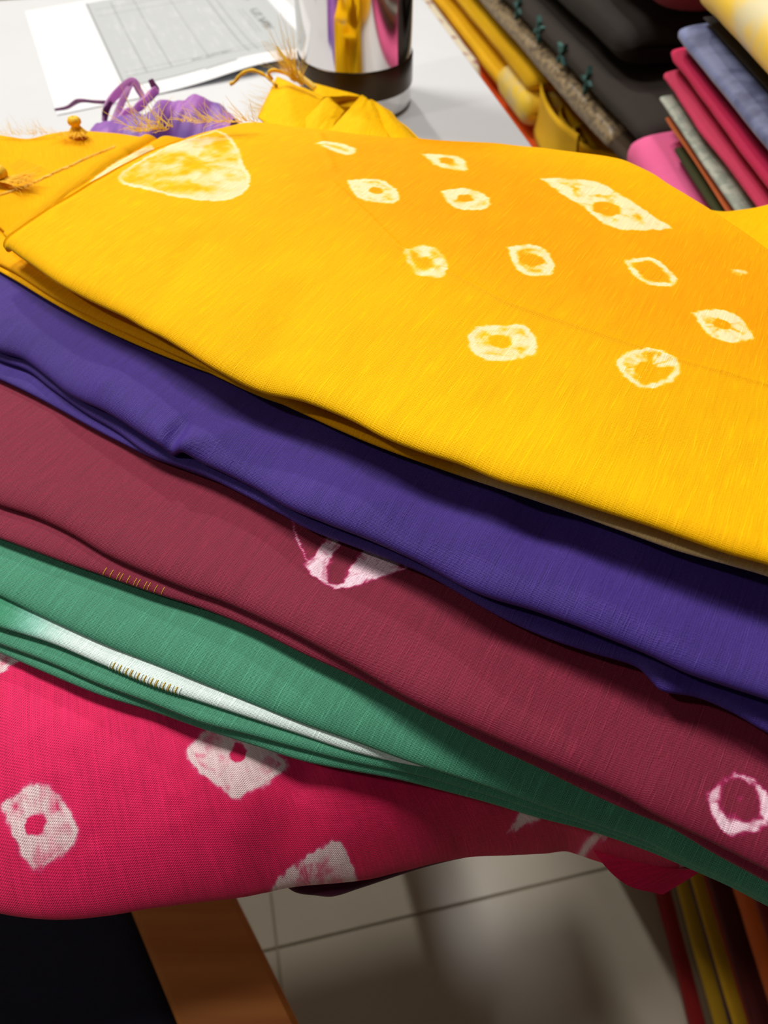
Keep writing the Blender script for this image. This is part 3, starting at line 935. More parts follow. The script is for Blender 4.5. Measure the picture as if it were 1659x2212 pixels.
def strands(name, roots, dirs, lens, rad, mat, parent, curl=0.35, n=7, label=None):
    gr = []
    for r0, d, L in zip(roots, dirs, lens):
        d = np.array(d, float)
        d /= np.linalg.norm(d)
        side = np.cross(d, [0, 0, 1.0]) * (rs.rand() - 0.5) * 2 + np.array([0, 0, 1.0]) * (rs.rand() - 0.5)
        t = np.linspace(0, 1, n)[:, None]
        P = np.array(r0) + d * L * t + side * L * curl * t ** 2 + 0.10 * L * curl * np.sin(t * 9 + rs.rand() * 6) * side
        gr.append(tube_grid(P, rad * (1 - 0.6 * t[:, 0]), 4))
    o = link(name, join_grids(name, gr), mat, parent)
    o['kind'] = 'stuff'
    if label: o['label'] = label
    return o


def fringe_between(name, a, b, ya, yb, n, dx, L, rad, seed_dir, mat=m_cord, parent=ys, curl=0.4):
    roots, dirs, lens = [], [], []
    for i in range(n):
        f = rs.rand()
        q = A(a[0] + (b[0] - a[0]) * f, a[1] + (b[1] - a[1]) * f + rs.randn() * 1.5, ya + (yb - ya) * f)
        roots.append(q)
        d = np.array(seed_dir) + rs.randn(3) * 0.35
        dirs.append(d)
        lens.append(L * (0.4 + rs.rand()))
    return strands(name, roots, dirs, lens, rad, mat, parent, curl)


# frayed ends
fringe_between('fringe', (0, 292), (125, 288), .357, .36, 70, 0, .007, .00007, (-0.6, 0.6, 0.35))
fringe_between('fringe', (300, 285), (380, 275), .335, .33, 50, 0, .014, .00018, (-0.75, 0.45, 0.3))
fringe_between('fringe', (390, 262), (560, 262), .32, .335, 80, 0, .0075, .00013, (-0.8, 0.35, 0.35))
fringe_between('fringe', (560, 250), (590, 190), .385, .43, 40, 0, .009, .00007, (-0.9, -0.1, 0.1))
# upright tuft beside the bottle and the looped cord
fringe_between('tassel_tuft', (628, 172), (655, 182), .44, .44, 90, 0, .022, .00015, (-0.45, 0.1, 1.3), curl=0.35)
cp = smooth_curve([A(598, 186, .44), A(575, 165, .445), A(545, 152, .445), (A(522, 160, .445)), A(508, 176, .445), A(497, 182, .445)], 40)
link('tassel_cord', grid_mesh('tassel_cord', tube_grid(cp, 0.0009 + 0.0004 * np.sin(np.linspace(0, 40, 40)) * 0.3, 8)), m_cordw, ys)
cp = smooth_curve([A(655, 182, .445), A(620, 160, .445), A(592, 152, .44), A(580, 158, .44), A(588, 172, .44)], 30)
link('tassel_cord', grid_mesh('tassel_cord', tube_grid(cp, 0.0009, 8)), m_cordw, ys)
cp = smooth_curve([A(680, 190, .44), A(650, 165, .445), A(628, 140, .45), A(606, 115, .452), A(598, 100, .452)], 30)
link('tassel_cord', grid_mesh('tassel_cord', tube_grid(cp, np.linspace(0.0018, 0.0006, 30), 8)), m_cord, ys)


def knot(c, r, parent):
    """bound tassel knot: a wrapped bulb with a flared skirt"""
    prof = [(0.15, 1.0), (0.62, 0.92), (0.95, 0.6), (1.0, 0.25), (0.86, -0.1), (0.62, -0.3), (0.70, -0.55), (1.05, -0.95), (1.5, -1.5)]
    prof = smooth_curve(prof, 26)
    a = np.linspace(0, 2 * np.pi, 25)
    rr = prof[:, 0][:, None] * (1 + 0.07 * np.sin(7 * a)[None, :] + 0.05 * np.sin(11 * a + prof[:, 1][:, None] * 5))
    G = np.stack([rr * np.cos(a)[None, :], 0.9 * rr * np.sin(a)[None, :], np.broadcast_to(prof[:, 1][:, None], rr.shape)], -1) * r + np.array(c)
    return link('tassel_knot', grid_mesh('tassel_knot', G), m_cordw, parent)


k1 = atz(163, 272, TABLE + 0.062)
knot(k1 + np.array([0, 0, 0.0012]), 0.0030, ys)
k2 = atz(2, 385, TABLE + 0.064)
knot(k2 + np.array([-0.001, 0, 0.001]), 0.0042, ys)
roots = [k1 + np.array([rs.randn() * 0.003, -0.002 - rs.rand() * 0.003, -0.0012]) for i in range(45)]
strands('fringe', roots, [(rs.randn() * 0.5, -0.8, 0.03) for i in range(45)], 0.004 + 0.005 * rs.rand(45), 0.00011, m_cordw, ys, 0.15)
roots = [k2 + np.array([rs.rand() * 0.004, -rs.rand() * 0.004, 0.0005]) for i in range(110)]
strands('fringe', roots, [(0.7 + rs.rand() * .5, 0.35 - 0.9 * rs.rand(), 0.05) for i in range(110)], 0.006 + 0.010 * rs.rand(110), 0.00012, m_cordw, ys, 0.3)
# open-work hem row on the end fold
G, n0 = LAYERS['end_fold']
hem = []
for row, (px, py) in enumerate([(238, 284), (190, 312), (150, 340), (100, 372), (60, 392), (20, 412), (-20, 432)]):
    hem.append(atz(px, py, TABLE + 0.0625))
hp = smooth_curve(hem, 120)
for q in hp:
    q[2] = G[..., 2][np.unravel_index(np.argmin((G[:, n0:, 0] - q[0]) ** 2 + (G[:, n0:, 1] - q[1]) ** 2), G[:, n0:, 0].shape)[0], n0 + np.unravel_index(np.argmin((G[:, n0:, 0] - q[0]) ** 2 + (G[:, n0:, 1] - q[1]) ** 2), G[:, n0:, 0].shape)[1]] + 0.0001
gr = []
for i in range(0, 118):
    q = hp[i]
    d = np.array([rs.randn() * 0.4 + 0.5, rs.randn() * 0.4 + 0.8, 0.0])
    t = np.linspace(-1, 1, 5)[:, None]
    gr.append(tube_grid(q + d * 0.0012 * t + np.array([0, 0, 1.0]) * (0.0006 * (1 - t ** 2)), 0.00014, 4))
o = link('hem_stitching', join_grids('hem_stitching', gr), m_cord, ys)
o['kind'] = 'stuff'

# ------------------------------------------------------------------ purple stole: crumpled loose end and curled ribbons behind the stack
m_purple_end = plain_mat('violet_silk_end', srgb(100, 66, 160), 0.5, c2=srgb(160, 84, 180), noise_scale=38, sheen=0.3)
m_mauve = sheer_mat('mauve_ribbon', srgb(230, 172, 230), srgb(244, 210, 244))
m_dkmauve = sheer_mat('dark_mauve_ribbon', srgb(165, 98, 155), srgb(130, 76, 124))


def ridge(name, crest, wf, wb, mat, parent, base, n=90, seed=1, amp=0.002):
    """crumpled heap of cloth: profile rises from the base to the crest line and falls behind"""
    C = smooth_curve(crest, n)
    prof = np.linspace(-1, 1, 25)
    G = np.zeros((n, 25, 3))
    for j, q in enumerate(prof):
        wd = wf if q < 0 else wb
        G[:, j, 0] = C[:, 0] + 0.2 * wd * q
        G[:, j, 1] = C[:, 1] + wd * q
        G[:, j, 2] = base + (C[:, 2] - base) * (math.cos(q * math.pi / 2) ** 0.8)
    ta_ = np.broadcast_to(np.linspace(0, 9, n)[:, None], G.shape[:2])
    tb_ = np.broadcast_to(prof[None, :] * 2, G.shape[:2])
    G[..., 2] += amp * fbm(ta_, tb_, seed, 3)
    G[..., 1] += amp * 2 * fbm(ta_, tb_ * 0.4, seed + 3, 2)
    G[..., 2] = np.maximum(G[..., 2], base)
    me = grid_mesh(name, G)
    return link(name, me, mat, parent)


ridge('crumpled_end', [A(205, 272, .40), A(250, 262, .40), A(300, 246, .40), A(335, 222, .405), A(375, 218, .41), A(410, 208, .415), A(440, 214, .415), A(475, 236, .41), A(505, 258, .40)],
      0.05, 0.022, m_purple_end, ps, TABLE + 0.001, seed=51, amp=0.004)


def ribbon(name, pts, wdt, mat, parent, wdir=(0.75, 0.1, 0.65), n=60, thick=0.0006, seed=0):
    P = smooth_curve(pts, n)
    wd = np.array(wdir, float)
    wd /= np.linalg.norm(wd)
    tw = 0.5 * np.sin(np.linspace(0, 5, n) + seed)
    T = np.gradient(P, axis=0)
    T /= np.linalg.norm(T, axis=1)[:, None]
    S = np.cross(T, np.array([0.0, 1.0, 0.15]))
    S /= np.linalg.norm(S, axis=1)[:, None] + 1e-9
    N = np.cross(T, S)
    D = S * np.cos(tw)[:, None] + N * np.sin(tw)[:, None]
    M = np.cross(T, D)
    ww = wdt * (0.55 + 0.45 * np.sin(np.linspace(0.15, 3.0, n)))[:, None]
    ring = [P + D * ww + M * thick, P - D * ww + M * thick, P - D * ww - M * thick, P + D * ww - M * thick, P + D * ww + M * thick]
    G = np.stack(ring, 1)
    return link(name, grid_mesh(name, G, smooth=False), mat, parent)


ribbon('ribbon_end', [A(225, 262, .405), A(232, 230, .41), A(250, 205, .415), A(285, 176, .42), A(300, 195, .42), A(312, 216, .415)], 0.0020, m_mauve, ps, seed=1)
ribbon('ribbon_end', [A(285, 178, .42), A(268, 210, .415), A(255, 240, .41), A(243, 262, .405)], 0.0016, m_mauve, ps, seed=2)
ribbon('ribbon_end', [A(240, 222, .41), A(205, 220, .43), A(170, 218, .45), A(145, 232, .47), A(120, 237, .48)], 0.0011, m_dkmauve, ps, seed=3)
ribbon('ribbon_end', [A(298, 228, .41), A(320, 212, .415), A(336, 196, .42), A(330, 182, .42), A(325, 172, .42)], 0.0020, m_dkmauve, ps, seed=4)
ribbon('ribbon_end', [A(290, 240, .405), A(310, 222, .41), A(325, 205, .415), A(340, 192, .418)], 0.0024, m_mauve, ps, seed=5)
ribbon('ribbon_end', [A(225, 262, .405), A(228, 240, .408), A(238, 218, .412)], 0.0014, m_dkmauve, ps, seed=6)
ribbon('ribbon_end', [A(250, 264, .40), A(268, 246, .405), A(285, 240, .405), A(300, 262, .40)], 0.0016, m_mauve, ps, seed=7)

# ------------------------------------------------------------------ the steel bottle
m_steel = plain_mat('polished_steel', srgb(225, 222, 220), 0.10, metal=1.0)
m_band = plain_mat('dark_bronze_band', srgb(58, 44, 26), 0.28, metal=0.7)
m_cap = plain_mat('black_cap', srgb(30, 28, 28), 0.4)
BX, BY, BR = -0.0185, 0.5430, 0.0362
bt = thing('steel_bottle', 'shiny steel bottle with a dark band near its foot, standing on the white table', 'bottle', (BX, BY, TABLE))


def lathe(name, prof, mat, parent, c, seg=72):
    prof = np.array(prof, float)
    a = np.linspace(0, 2 * np.pi, seg + 1)
    G = np.stack([c[0] + prof[:, 0][:, None] * np.cos(a), c[1] + prof[:, 0][:, None] * np.sin(a), c[2] + np.broadcast_to(prof[:, 1][:, None], (len(prof), seg + 1))], -1)
    return link(name, grid_mesh(name, G[:, ::-1]), mat, parent)


lathe('base', [(0.0, 0.0), (BR - .004, 0.0), (BR - .0015, 0.0008), (BR - 0.0002, 0.003), (BR, 0.006), (BR, 0.0135)], m_steel, bt, (BX, BY, TABLE))
lathe('band', [(BR, 0.0135), (BR + .0007, 0.0137), (BR + .0009, 0.0145), (BR + .0009, 0.0302), (BR + .0007, 0.031), (BR, 0.0312)], m_band, bt, (BX, BY, TABLE))
lathe('body', [(BR, 0.0312)] + [(BR, z) for z in np.linspace(0.033, 0.185, 12)] + [(BR - .001, 0.192), (BR - .006, 0.202), (BR - .012, 0.208), (BR - .013, 0.215)], m_steel, bt, (BX, BY, TABLE))
lathe('cap', [(BR - .013, 0.213), (BR - .008, 0.214), (BR - .0075, 0.217), (BR - .0075, 0.240), (BR - .0095, 0.244), (0, 0.245)], m_cap, bt, (BX, BY, TABLE))

# ------------------------------------------------------------------ the printed sheet
t = NT('printed_form')
uv = t.n('ShaderNodeUVMap', uv_map='UVMap').outputs[0]
sep = t.n('ShaderNodeSeparateXYZ', {0: uv})
pu, pv = sep.outputs[0], sep.outputs[1]
M_ = t.math


def rect(x0, x1, y0, y1, s=0.004):
    a = M_('MULTIPLY', t.step(pu, x0 - s, x0 + s), t.step(pu, x1 + s, x1 - s))
    b = M_('MULTIPLY', t.step(pv, y0 - s, y0 + s), t.step(pv, y1 + s, y1 - s))
    return M_('MULTIPLY', a, b)


def addc(*xs):
    r = xs[0]
    for x in xs[1:]:
        r = M_('ADD', r, x)
    return r


body = rect(0.235, 0.93, 0.10, 0.96)
col = t.mix(body, srgb(222, 225, 229), srgb(178, 183, 186))
inner = rect(0.27, 0.80, 0.19, 0.93)
mpt = t.n('ShaderNodeMapping', {0: uv, 3: (9.0, 70.0, 1.0)}).outputs[0]
txt = t.step(t.noise(mpt, 1.0, 3.0, 0.75), 0.54, 0.66)
mpt2 = t.n('ShaderNodeMapping', {0: uv, 3: (46.0, 7.0, 1.0)}).outputs[0]
txt2 = t.step(t.noise(mpt2, 1.0, 3.0, 0.7), 0.50, 0.68)
col = t.mix(M_('MULTIPLY', inner, M_('MULTIPLY', txt, 0.35)), col, srgb(165, 170, 170))
col = t.mix(M_('MULTIPLY', inner, M_('MULTIPLY', txt2, 0.14)), col, srgb(238, 240, 241))
lines = addc(rect(0.235, 0.243, 0.10, 0.96, 0.002), rect(0.235, 0.52, 0.10, 0.11, 0.003), rect(0.52, 0.64, 0.085, 0.105, 0.004), rect(0.26, 0.80, 0.185, 0.191, 0.002),
             rect(0.26, 0.80, 0.225, 0.229, 0.002), rect(0.33, 0.334, 0.19, 0.93, 0.002), rect(0.42, 0.424, 0.19, 0.93, 0.002), rect(0.56, 0.563, 0.19, 0.93, 0.002),
             rect(0.70, 0.705, 0.15, 0.93, 0.002), rect(0.735, 0.739, 0.15, 0.93, 0.002), rect(0.26, 0.80, 0.80, 0.804, 0.002), rect(0.26, 0.80, 0.87, 0.874, 0.002),
             rect(0.79, 0.793, 0.35, 0.62, 0.001), rect(0.805, 0.808, 0.35, 0.62, 0.001))
col = t.mix(M_('MULTIPLY', lines, 0.55, clamp=True), col, srgb(96, 100, 100))
mph = t.n('ShaderNodeMapping', {0: uv, 3: (30.0, 46.0, 1.0)}).outputs[0]
head = M_('MULTIPLY', addc(rect(0.83, 0.865, 0.36, 0.60), rect(0.84, 0.865, 0.70, 0.73), rect(0.50, 0.66, 0.20, 0.215)), t.step(t.noise(mph, 1.0, 2.0), 0.40, 0.55))
col = t.mix(M_('MULTIPLY', head, 0.7), col, srgb(80, 84, 84))
side = rect(0.90, 0.935, 0.10, 0.96)
col = t.mix(M_('MULTIPLY', side, 0.6), col, srgb(176, 180, 184))
t.bsdf(Base_Color=col, Roughness=0.6)
m_print = t.m
p00 = atz(124, 250, TABLE)
p10 = atz(645, 143, TABLE)
ex = (p10 - p00) / np.linalg.norm(p10 - p00)
ey = np.array([-0.377, 0.925, 0.0])
ny, nx = 40, 40
LX, LY = 0.205, 0.209
a = np.linspace(0, 1, nx)
S, T = np.meshgrid(a, a, indexing='ij')
lift = 0.0006 + 0.006 * np.exp(-((S - 0.72) / 0.22) ** 2) * np.exp(-(T / 0.22) ** 2) + 0.003 * np.exp(-((T - 1) / 0.2) ** 2) * S
top = p00 + ex * (S * LX)[..., None] + ey * (T * LY)[..., None] + np.array([0, 0, 1.0]) * lift[..., None]
bot = top - np.array([0, 0, 0.0002])
ring = np.concatenate([top, bot[:, ::-1], top[:, :1]], 1)
UVp = np.stack([S, T], -1)
UVr = np.concatenate([UVp, UVp[:, ::-1], UVp[:, :1]], 1)
pp = link('paper_sheet', grid_mesh('paper_sheet', ring, UVr), m_print)
tag(pp, 'white paper sheet printed with a grey ruled form, left of the bottle', 'paper')

# ------------------------------------------------------------------ side bench with piles of folded sarees
m_wood = plain_mat('dark_bench_wood', srgb(90, 58, 36), 0.5, noise_amt=0.2, noise_scale=30)
BZ = 0.60
o_face = 0.192 + 0.10
bench = thing('side_bench', 'low wooden bench under the saree piles, right of the white table', 'bench', tuple(room(0.56, 0.70, 0)))
box('bench_top', room(0.56, 0.72, BZ - 0.0125), AX, (0.29, 0.52, 0.0125), m_wood, bench, 0.003)
for a in (0.33, 0.79):
    for b in (0.30, 1.16):
        box('leg', room(a, b, (BZ - 0.025) / 2), AX, (0.022, 0.022, (BZ - 0.025) / 2), m_wood, bench, 0.003)


def folded_slab(name, o0, o1, v0, v1, z0, z1, mat, parent, ax=(RX, RY), seed=1, amp=0.003, taper=0.0, tilt=0.0, rfront=0.5, sq=3.0):
    """a folded length of cloth: soft slab with rounded fold edges. o along ax[0], v along ax[1]"""
    nr, nl = 40, 56
    th = np.linspace(0, 2 * np.pi, nr + 1)
    hw, hz = (o1 - o0) / 2, (z1 - z0) / 2
    e = 2 / sq
    rx = np.sign(np.cos(th)) * np.abs(np.cos(th)) ** (0.35)
    rz = np.sign(np.sin(th)) * np.abs(np.sin(th)) ** (0.8)
    q = np.linspace(0, 1, nl)
    L = v1 - v0
    endr = min(rfront * 2 * hz, 0.25 * L)
    G = np.zeros((nl, nr + 1, 3))
    for i, f in enumerate(q):
        g = 0.5 - 0.5 * math.cos(math.pi * f)
        v = v0 + L * g
        dd = min(g, 1 - g) * L
        k = math.sqrt(max(0.0, 1 - (1 - min(dd / endr, 1)) ** 2)) if endr > 0 else 1
        kz = 0.04 + 0.96 * k
        ko = 1 - 0.25 * (1 - k) * min(1, hz / hw * 2)
        oc = (o0 + o1) / 2
        zc = (z0 + z1) / 2
        P = ax[0][None, :] * (oc + hw * ko * rx)[:, None] + ax[1][None, :] * v + RZ[None, :] * (zc + hz * kz * rz)[:, None]
        G[i] = P
    uu = np.broadcast_to(q[:, None] * L, G.shape[:2])
    per = np.concatenate([[0], np.cumsum(np.hypot(np.diff(rx * hw), np.diff(rz * hz)))])
    vv = np.broadcast_to(per[None, :], G.shape[:2])
    cth = np.cos(th)[None, :]
    wob = amp * (fbm(uu * 22, np.sin(th)[None, :] * 1.2 + 2 + 0 * uu, seed, 3))
    wob2 = amp * 0.6 * (fbm(uu * 18 + 5, np.cos(th)[None, :] * 1.2 + 2 + 0 * uu, seed + 4, 3))
    wob[:, -1] = wob[:, 0]; wob2[:, -1] = wob2[:, 0]
    G += ax[0] * (wob * np.sign(cth))[..., None]
    G[..., 2] += wob2
    G[..., 2] += tilt * (uu - L / 2)
    me = grid_mesh(name, G, np.stack([uu, vv], -1), {'tone': 0.4 + 0 * uu, 'dye': 0 * uu})
    return link(name, me, mat, parent)


def saree(label, o0, o1, v0, v1, z0, z1, mats, group, seed, layers=None, ax=(RX, RY), amp=0.0025, tilt=0.0, jit=0.004):
    root = thing('folded_saree', label, 'saree', tuple(ax[0] * (o0 + o1) / 2 + ax[1] * (v0 + v1) / 2 + RZ * z0), group)
    n = layers or len(mats)
    r_ = np.random.RandomState(seed)
    for k in range(n):
        a = z0 + (z1 - z0) * k / n
        b = z0 + (z1 - z0) * (k + 1) / n
        d = r_.rand() * jit
        folded_slab('fold', o0 + d, o1 - d, v0 + r_.rand() * jit, v1 - r_.rand() * jit, a, b, mats[k % len(mats)], root, ax, seed * 7 + k, amp, tilt=tilt)
    return root


def silk(name, a, b, **kw):
    return cloth_mat(name, srgb(*a), srgb(*b), wc=0.12, slub=0.08, sheen=kw.pop('sheen', 0.06), **kw)


def blotch(name, a, b, scale=60, rough=0.6, lo=0.42, hi=0.6, sheen=0.2):
    t = NT(name)
    g = t.n('ShaderNodeNewGeometry').outputs[0]
    col = t.mix(t.step(t.noise(g, scale, 3.0), lo, hi), srgb(*a), srgb(*b))
    t.bsdf(Base_Color=col, Roughness=rough)
    t.b.inputs['Sheen Weight'].default_value = sheen
    return t.m


m_or = silk('orange_silk', (240, 95, 20), (215, 70, 15))
m_ye2 = silk('gold_yellow_silk', (248, 196, 10), (235, 170, 10))
m_cream = blotch('cream_patch_silk', (222, 196, 120), (240, 200, 40), 40)
m_br = silk('umber_silk', (72, 55, 38), (60, 46, 32))
m_border = blotch('gold_brocade', (150, 128, 92), (98, 82, 60), 260, 0.45)
m_tealcloth = silk('dark_plum_brown_silk', (40, 31, 25), (32, 25, 21))
m_teal = plain_mat('teal_motif_thread', srgb(52, 92, 88), 0.8)
m_blk = silk('charcoal_silk', (36, 29, 23), (28, 23, 19))
m_mar2 = silk('dusty_maroon_silk', (150, 56, 70), (135, 48, 60))
m_pink = silk('rose_pink_silk', (236, 105, 160), (220, 90, 140))
m_dgreen = silk('dark_olive_silk', (62, 66, 28), (50, 52, 24))
m_or2 = silk('burnt_orange_silk', (205, 92, 45), (190, 120, 70))
m_grey = blotch('sage_grey_silk', (130, 140, 128), (160, 165, 152), 120)
m_mag = silk('magenta_silk', (200, 32, 84), (178, 26, 66))
m_mag2 = silk('rose_red_silk', (205, 58, 96), (185, 44, 80))
m_blue = blotch('blue_grey_tie_dye', (112, 122, 165), (74, 82, 124), 45, lo=0.40, hi=0.62)
m_lem = blotch('lemon_and_cream_silk', (246, 206, 30), (214, 204, 160), 17, lo=0.52, hi=0.66)
m_black = silk('black_silk', (36, 34, 36), (30, 28, 30))
GA = 'folded sarees in the far pile on the bench'
GB = 'folded sarees in the near pile on the bench'
OA = o_face
b0, b1 = 0.50, 1.12          # room-b range of the far pile (front end, back end)
saree('orange folded saree, lowest of the far pile beside the table edge', OA - 0.012, OA + 0.25, b0 + 0.11, b1, BZ, 0.6365, [m_or], GA, 61, amp=0.0015)
ysr = saree('golden yellow folded saree with curled front ends, second in the far pile', OA - 0.004, OA + 0.25, b0 + 0.205, b1, 0.6385, 0.692, [m_ye2, m_ye2], GA, 62, amp=0.002)
folded_slab('cream_panel', OA - 0.0062, OA + 0.06, b0 + 0.20, b0 + 0.29, 0.6405, 0.672, m_cream, ysr, seed=9, amp=0.001)
brs = saree('umber brown saree with woven gold border, in the middle of the far pile', OA - 0.004, OA + 0.25, b0 - 0.01, b1, 0.694, 0.737, [m_br, m_tealcloth], GA, 63, amp=0.0015, jit=0.0006)
folded_slab('gold_border', OA - 0.0056, OA + 0.06, b0 + 0.03, b1 - 0.02, 0.6975, 0.7150, m_border, brs, seed=19, amp=0.0015)
# teal woven sprigs on the side of the umber saree
for k in range(9):
    b = b0 + 0.09 + k * 0.055
    c = room(OA - 0.0040, b, 0.731)
    V, Fc = [], []
    for j in range(4):
        an = math.radians(33 * k + 90 * j)
        d1 = RY * math.cos(an) + RZ * math.sin(an)
        d2 = -RY * math.sin(an) + RZ * math.cos(an)
        i0 = len(V)
        for (s1, s2) in ((0.0, 0.0), (0.010, 0.0035), (0.019, 0.0), (0.010, -0.0035)):
            for off in (0.003, -0.0007):
                V.append(c + (d1 * s1 + d2 * s2) * 0.55 - RZ * 0.004 + RX * off)
        Fc += [(i0 + 1, i0 + 3, i0 + 5, i0 + 7), (i0, i0 + 6, i0 + 4, i0 + 2)]
        for e in range(4):
            a1, a2 = i0 + 2 * e, i0 + 2 * ((e + 1) % 4)
            Fc.append((a1, a2, a2 + 1, a1 + 1))
    link('woven_sprig', poly_mesh('woven_sprig', V, Fc), m_teal, brs)
saree('charcoal brown folded saree lying under the dusty maroon one', OA + 0.006, OA + 0.25, b0 + 0.06, b1, 0.738, 0.776, [m_blk], GA, 64, amp=0.0015)
saree('dusty maroon folded saree, topmost of the far pile', OA + 0.012, OA + 0.25, b0 + 0.04, b1, 0.778, 0.83, [m_mar2], GA, 65, amp=0.004)
m_print2 = blotch('pink_flecked_beige_cotton', (206, 196, 170), (150, 96, 92), 70, lo=0.52, hi=0.66)
m_tealplain = silk('deep_teal_silk', (18, 96, 112), (14, 80, 96))
saree('beige folded saree with pink flecks, squeezed between the table corner and the far pile', OA - 0.040, OA - 0.016, b0 + 0.29, b1 + 0.02, BZ, 0.668, [m_print2, m_print2], GA, 66, amp=0.001)
saree('deep teal folded saree beyond the far table corner', OA - 0.034, OA - 0.014, b1 + 0.03, b1 + 0.12, BZ, 0.66, [m_tealplain], GA, 67, amp=0.001)
# curled front ends of the yellow saree
def curl(pts, z0, z1, mat, parent, n=50, thick=0.0012):
    P = smooth_curve([tuple(atz(x, y, (z0 + z1) / 2)[:2]) for x, y in pts], n)
    T = np.gradient(P, axis=0)
    T /= np.linalg.norm(T, axis=1)[:, None]
    Nn = np.stack([-T[:, 1], T[:, 0]], 1)
    zz = np.linspace(z0, z1, 8)
    out = np.zeros((n, 8, 3)); inn = np.zeros((n, 8, 3))
    for j, z in enumerate(zz):
        k = 0.002 * math.sin(math.pi * j / 7)
        out[:, j, :2] = P + Nn * (thick + k); inn[:, j, :2] = P + Nn * (k - thick)
        out[:, j, 2] = z; inn[:, j, 2] = z
    G = np.concatenate([out, inn[:, ::-1], out[:, :1]], 1)
    me = grid_mesh('curled_end', G, np.stack([G[..., 0] + G[..., 1], G[..., 2]], -1), {'tone': 0.3 + 0 * G[..., 0], 'dye': 0 * G[..., 0]})
    return link('curled_end', me, mat, parent)


curl([(1270, 262), (1230, 232), (1195, 210), (1172, 212), (1162, 235), (1172, 270), (1198, 310), (1240, 345)], 0.639, 0.680, m_ye2, ysr)
curl([(1265, 290), (1235, 265), (1210, 258), (1205, 280), (1225, 310), (1260, 338)], 0.639, 0.666, m_ye2, ysr)
curl([(1380, 332), (1320, 310), (1262, 300), (1236, 310), (1236, 330), (1262, 352), (1340, 372)], 0.639, 0.668, m_ye2, ysr)

FX = np.array([0.9985, 0.055, 0.0])
FY = np.array([-0.055, 0.9985, 0.0])
NB = (FX, FY)
OB = 0.207
c0, c1_ = 0.20, 0.53
saree('salmon red folded saree, lowest visible of the near pile', OB - 0.006, OB + 0.22, c0, c1_ - 0.02, BZ, 0.7035, [m_mag2, m_mag2, m_mag2], GB, 70, ax=NB, amp=0.002)
saree('rose pink folded saree sticking out at the foot of the near pile', OB - 0.012, OB + 0.22, c0, c1_ + 0.004, 0.7045, 0.739, [m_pink], GB, 71, amp=0.002, ax=NB)
saree('dark olive folded saree between the pink and the burnt orange ones', OB + 0.001, OB + 0.22, c0, c1_ - 0.05, 0.7405, 0.7475, [m_dgreen], GB, 72, amp=0.0006, ax=NB)
saree('burnt orange thin folded saree under the sage grey one', OB, OB + 0.22, c0, c1_ - 0.022, 0.748, 0.7535, [m_or2], GB, 73, amp=0.0006, ax=NB)
saree('sage grey folded saree under the magenta one', OB, OB + 0.22, c0, c1_ - 0.006, 0.754, 0.7615, [m_grey], GB, 74, amp=0.001, ax=NB)
saree('magenta folded saree in two folds under the blue one', OB, OB + 0.22, c0, c1_ + 0.004, 0.7625, 0.786, [m_mag2, m_mag], GB, 75, amp=0.0022, ax=NB)
saree('mottled blue grey folded saree under the lemon one', OB + 0.001, OB + 0.22, c0, c1_ - 0.004, 0.787, 0.8025, [m_blue], GB, 76, amp=0.001, ax=NB)
saree('thin black folded saree between the blue and lemon ones', OB + 0.010, OB + 0.22, c0, c1_ - 0.01, 0.803, 0.806, [m_black], GB, 77, amp=0.0004, ax=NB)
saree('lemon yellow and cream folded saree, topmost of the near pile', OB + 0.001, OB + 0.22, c0, c1_ - 0.005, 0.8065, 0.846, [m_lem], GB, 78, amp=0.003, ax=NB)

# ------------------------------------------------------------------ the pile on the floor at the lower right
GF = 'folded sarees in the pile on the floor'
FX = np.array([0.9985, 0.055, 0.0])
FY = np.array([-0.055, 0.9985, 0.0])
m_f = [silk('dark_red_silk', (150, 20, 22), (120, 14, 18)), silk('taupe_silk', (120, 100, 80), (104, 88, 70)), silk('mustard_silk', (190, 150, 24), (170, 132, 20)),
       silk('aubergine_silk', (74, 40, 60), (58, 32, 60)), silk('ochre_silk', (205, 160, 26), (186, 142, 20)), silk('brick_silk', (150, 50, 24), (130, 36, 22)),
       silk('oxblood_silk', (82, 18, 18), (66, 14, 14)), silk('bright_orange_silk', (215, 100, 22), (200, 86, 20)), silk('claret_silk', (130, 40, 36), (110, 30, 30)),
       silk('slate_silk', (100, 108, 92), (86, 92, 80))]
lab = ['dark red folded saree, lowest of the floor pile', 'taupe folded saree, second from the floor in the floor pile', 'mustard folded saree below the aubergine one in the floor pile',
       'aubergine folded saree between two yellow ones in the floor pile', 'ochre yellow folded saree above the aubergine one', 'brick red folded saree above the ochre one',
       'oxblood folded saree under the thick orange one', 'thick bright orange folded saree in the floor pile', 'claret folded saree above the orange one in the floor pile',
       'slate grey folded saree, topmost of the floor pile']
FXo = 0.318
zs = []
for px in (1405, 1440, 1466, 1487, 1506, 1522, 1540, 1563, 1622, 1650, 1690):
    d = ray(px, 1975)
    P = CAM + d * ((FXo - 0.0) / (FX @ d))
    zs.append(P[2])
zs[0] = 0.0
for k in range(10):
    saree(lab[k], FXo + (0.004 if k % 2 else 0.0), FXo + 0.25, -0.20, 0.42, zs[k] + 0.001, zs[k + 1] - 0.001, [m_f[k]], GF, 80 + k, ax=(FX, FY), amp=0.0014, jit=0.003)

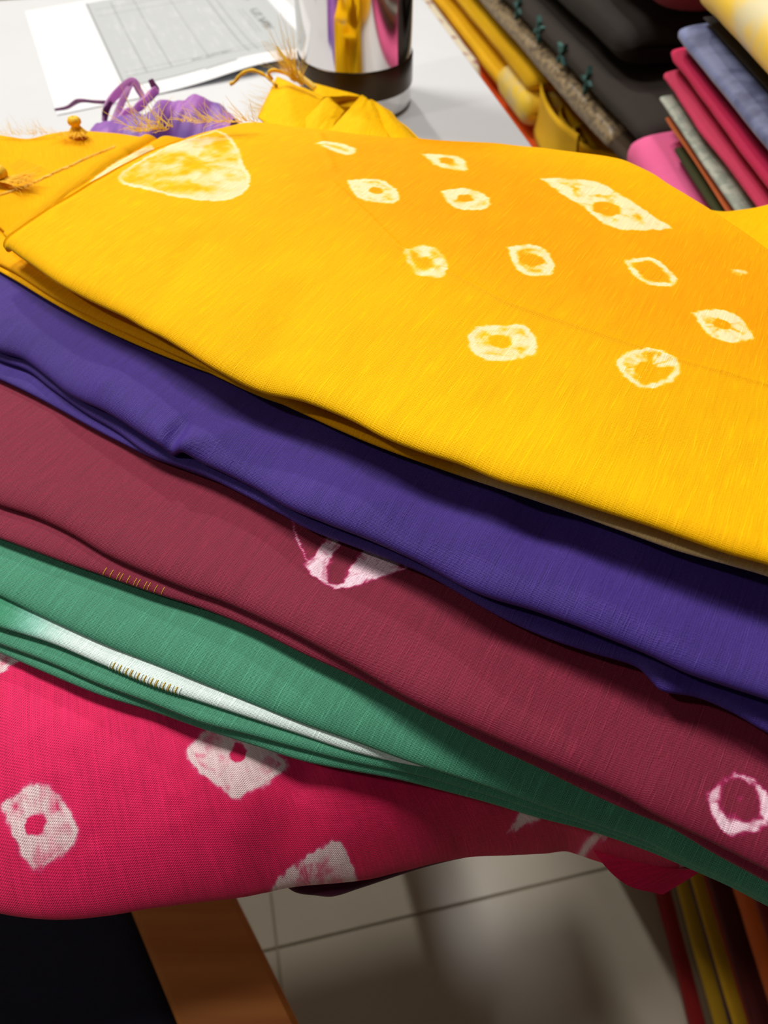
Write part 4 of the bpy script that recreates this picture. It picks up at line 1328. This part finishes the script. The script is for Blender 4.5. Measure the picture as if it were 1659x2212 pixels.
# ------------------------------------------------------------------ wooden stool with a navy pad at the lower left
m_orwood = NT('orange_varnished_wood')
g = m_orwood.n('ShaderNodeTexCoord').outputs[3]
mpw = m_orwood.n('ShaderNodeMapping', {0: g, 2: (0, 0, math.radians(-56.5)), 3: (6.0, 90.0, 90.0)}).outputs[0]
nz = m_orwood.noise(mpw, 1.0, 4.0)
m_orwood.bsdf(Base_Color=m_orwood.mix(m_orwood.step(nz, 0.3, 0.7), srgb(222, 138, 62), srgb(202, 116, 48)), Roughness=0.42)
m_orwood = m_orwood.m
m_navy = plain_mat('navy_pad_cloth', srgb(30, 34, 62), 0.85, noise_amt=0.2, noise_scale=500)
SZ = 0.48
r1 = atz(510, 1940, SZ)
r2 = atz(645, 2212, SZ)
sd = (r2 - r1) / np.linalg.norm(r2 - r1)
l1 = atz(280, 1965, SZ)
sn = np.array([sd[1], -sd[0], 0.0])
if sn @ (l1 - r1) < 0:
    sn = -sn
rw = sn @ (l1 - r1)
SA = (sd, sn, RZ)
LEN = 0.50
st0 = r1 - sd * 0.25
stool = thing('wooden_stool', 'orange-brown wooden stool with a dark navy padded seat, at the lower left', 'stool', tuple(st0 + sd * LEN / 2 + sn * LEN / 2 - RZ * SZ))


def srail(a0, a1, n0_, n1_, z0, z1, nm):
    box(nm, st0 + sd * (a0 + a1) / 2 + sn * (n0_ + n1_) / 2 + RZ * ((z0 + z1) / 2 - SZ), SA, ((a1 - a0) / 2, (n1_ - n0_) / 2, (z1 - z0) / 2), m_orwood, stool, 0.003)


srail(0, LEN, 0, rw, SZ - 0.03, SZ, 'seat_rail')
srail(0, LEN, LEN - rw, LEN, SZ - 0.03, SZ, 'seat_rail')
srail(0, rw, rw + 0.0005, LEN - rw - 0.0005, SZ - 0.03, SZ, 'seat_rail')
srail(LEN - rw, LEN, rw + 0.0005, LEN - rw - 0.0005, SZ - 0.03, SZ, 'seat_rail')
for a in (0.008, LEN - 0.048):
    for b in (0.008, LEN - 0.048):
        srail(a, a + 0.04, b, b + 0.04, 0.0, SZ - 0.03, 'leg')
folded_slab('seat_pad', -(LEN / 2 - rw), LEN / 2 - rw, -(LEN / 2 - rw), LEN / 2 - rw, SZ - 0.034, SZ - 0.004, m_navy, None, ax=(sn, sd), seed=91, amp=0.001)
pad = bpy.data.objects['seat_pad']
pad.data.transform(Matrix.Translation(Vector(st0 + sd * LEN / 2 + sn * LEN / 2 - RZ * SZ + RZ * SZ) - Vector((0, 0, SZ))))
pad.parent = stool
pad.matrix_parent_inverse = Matrix.Translation(-Vector(stool.location))
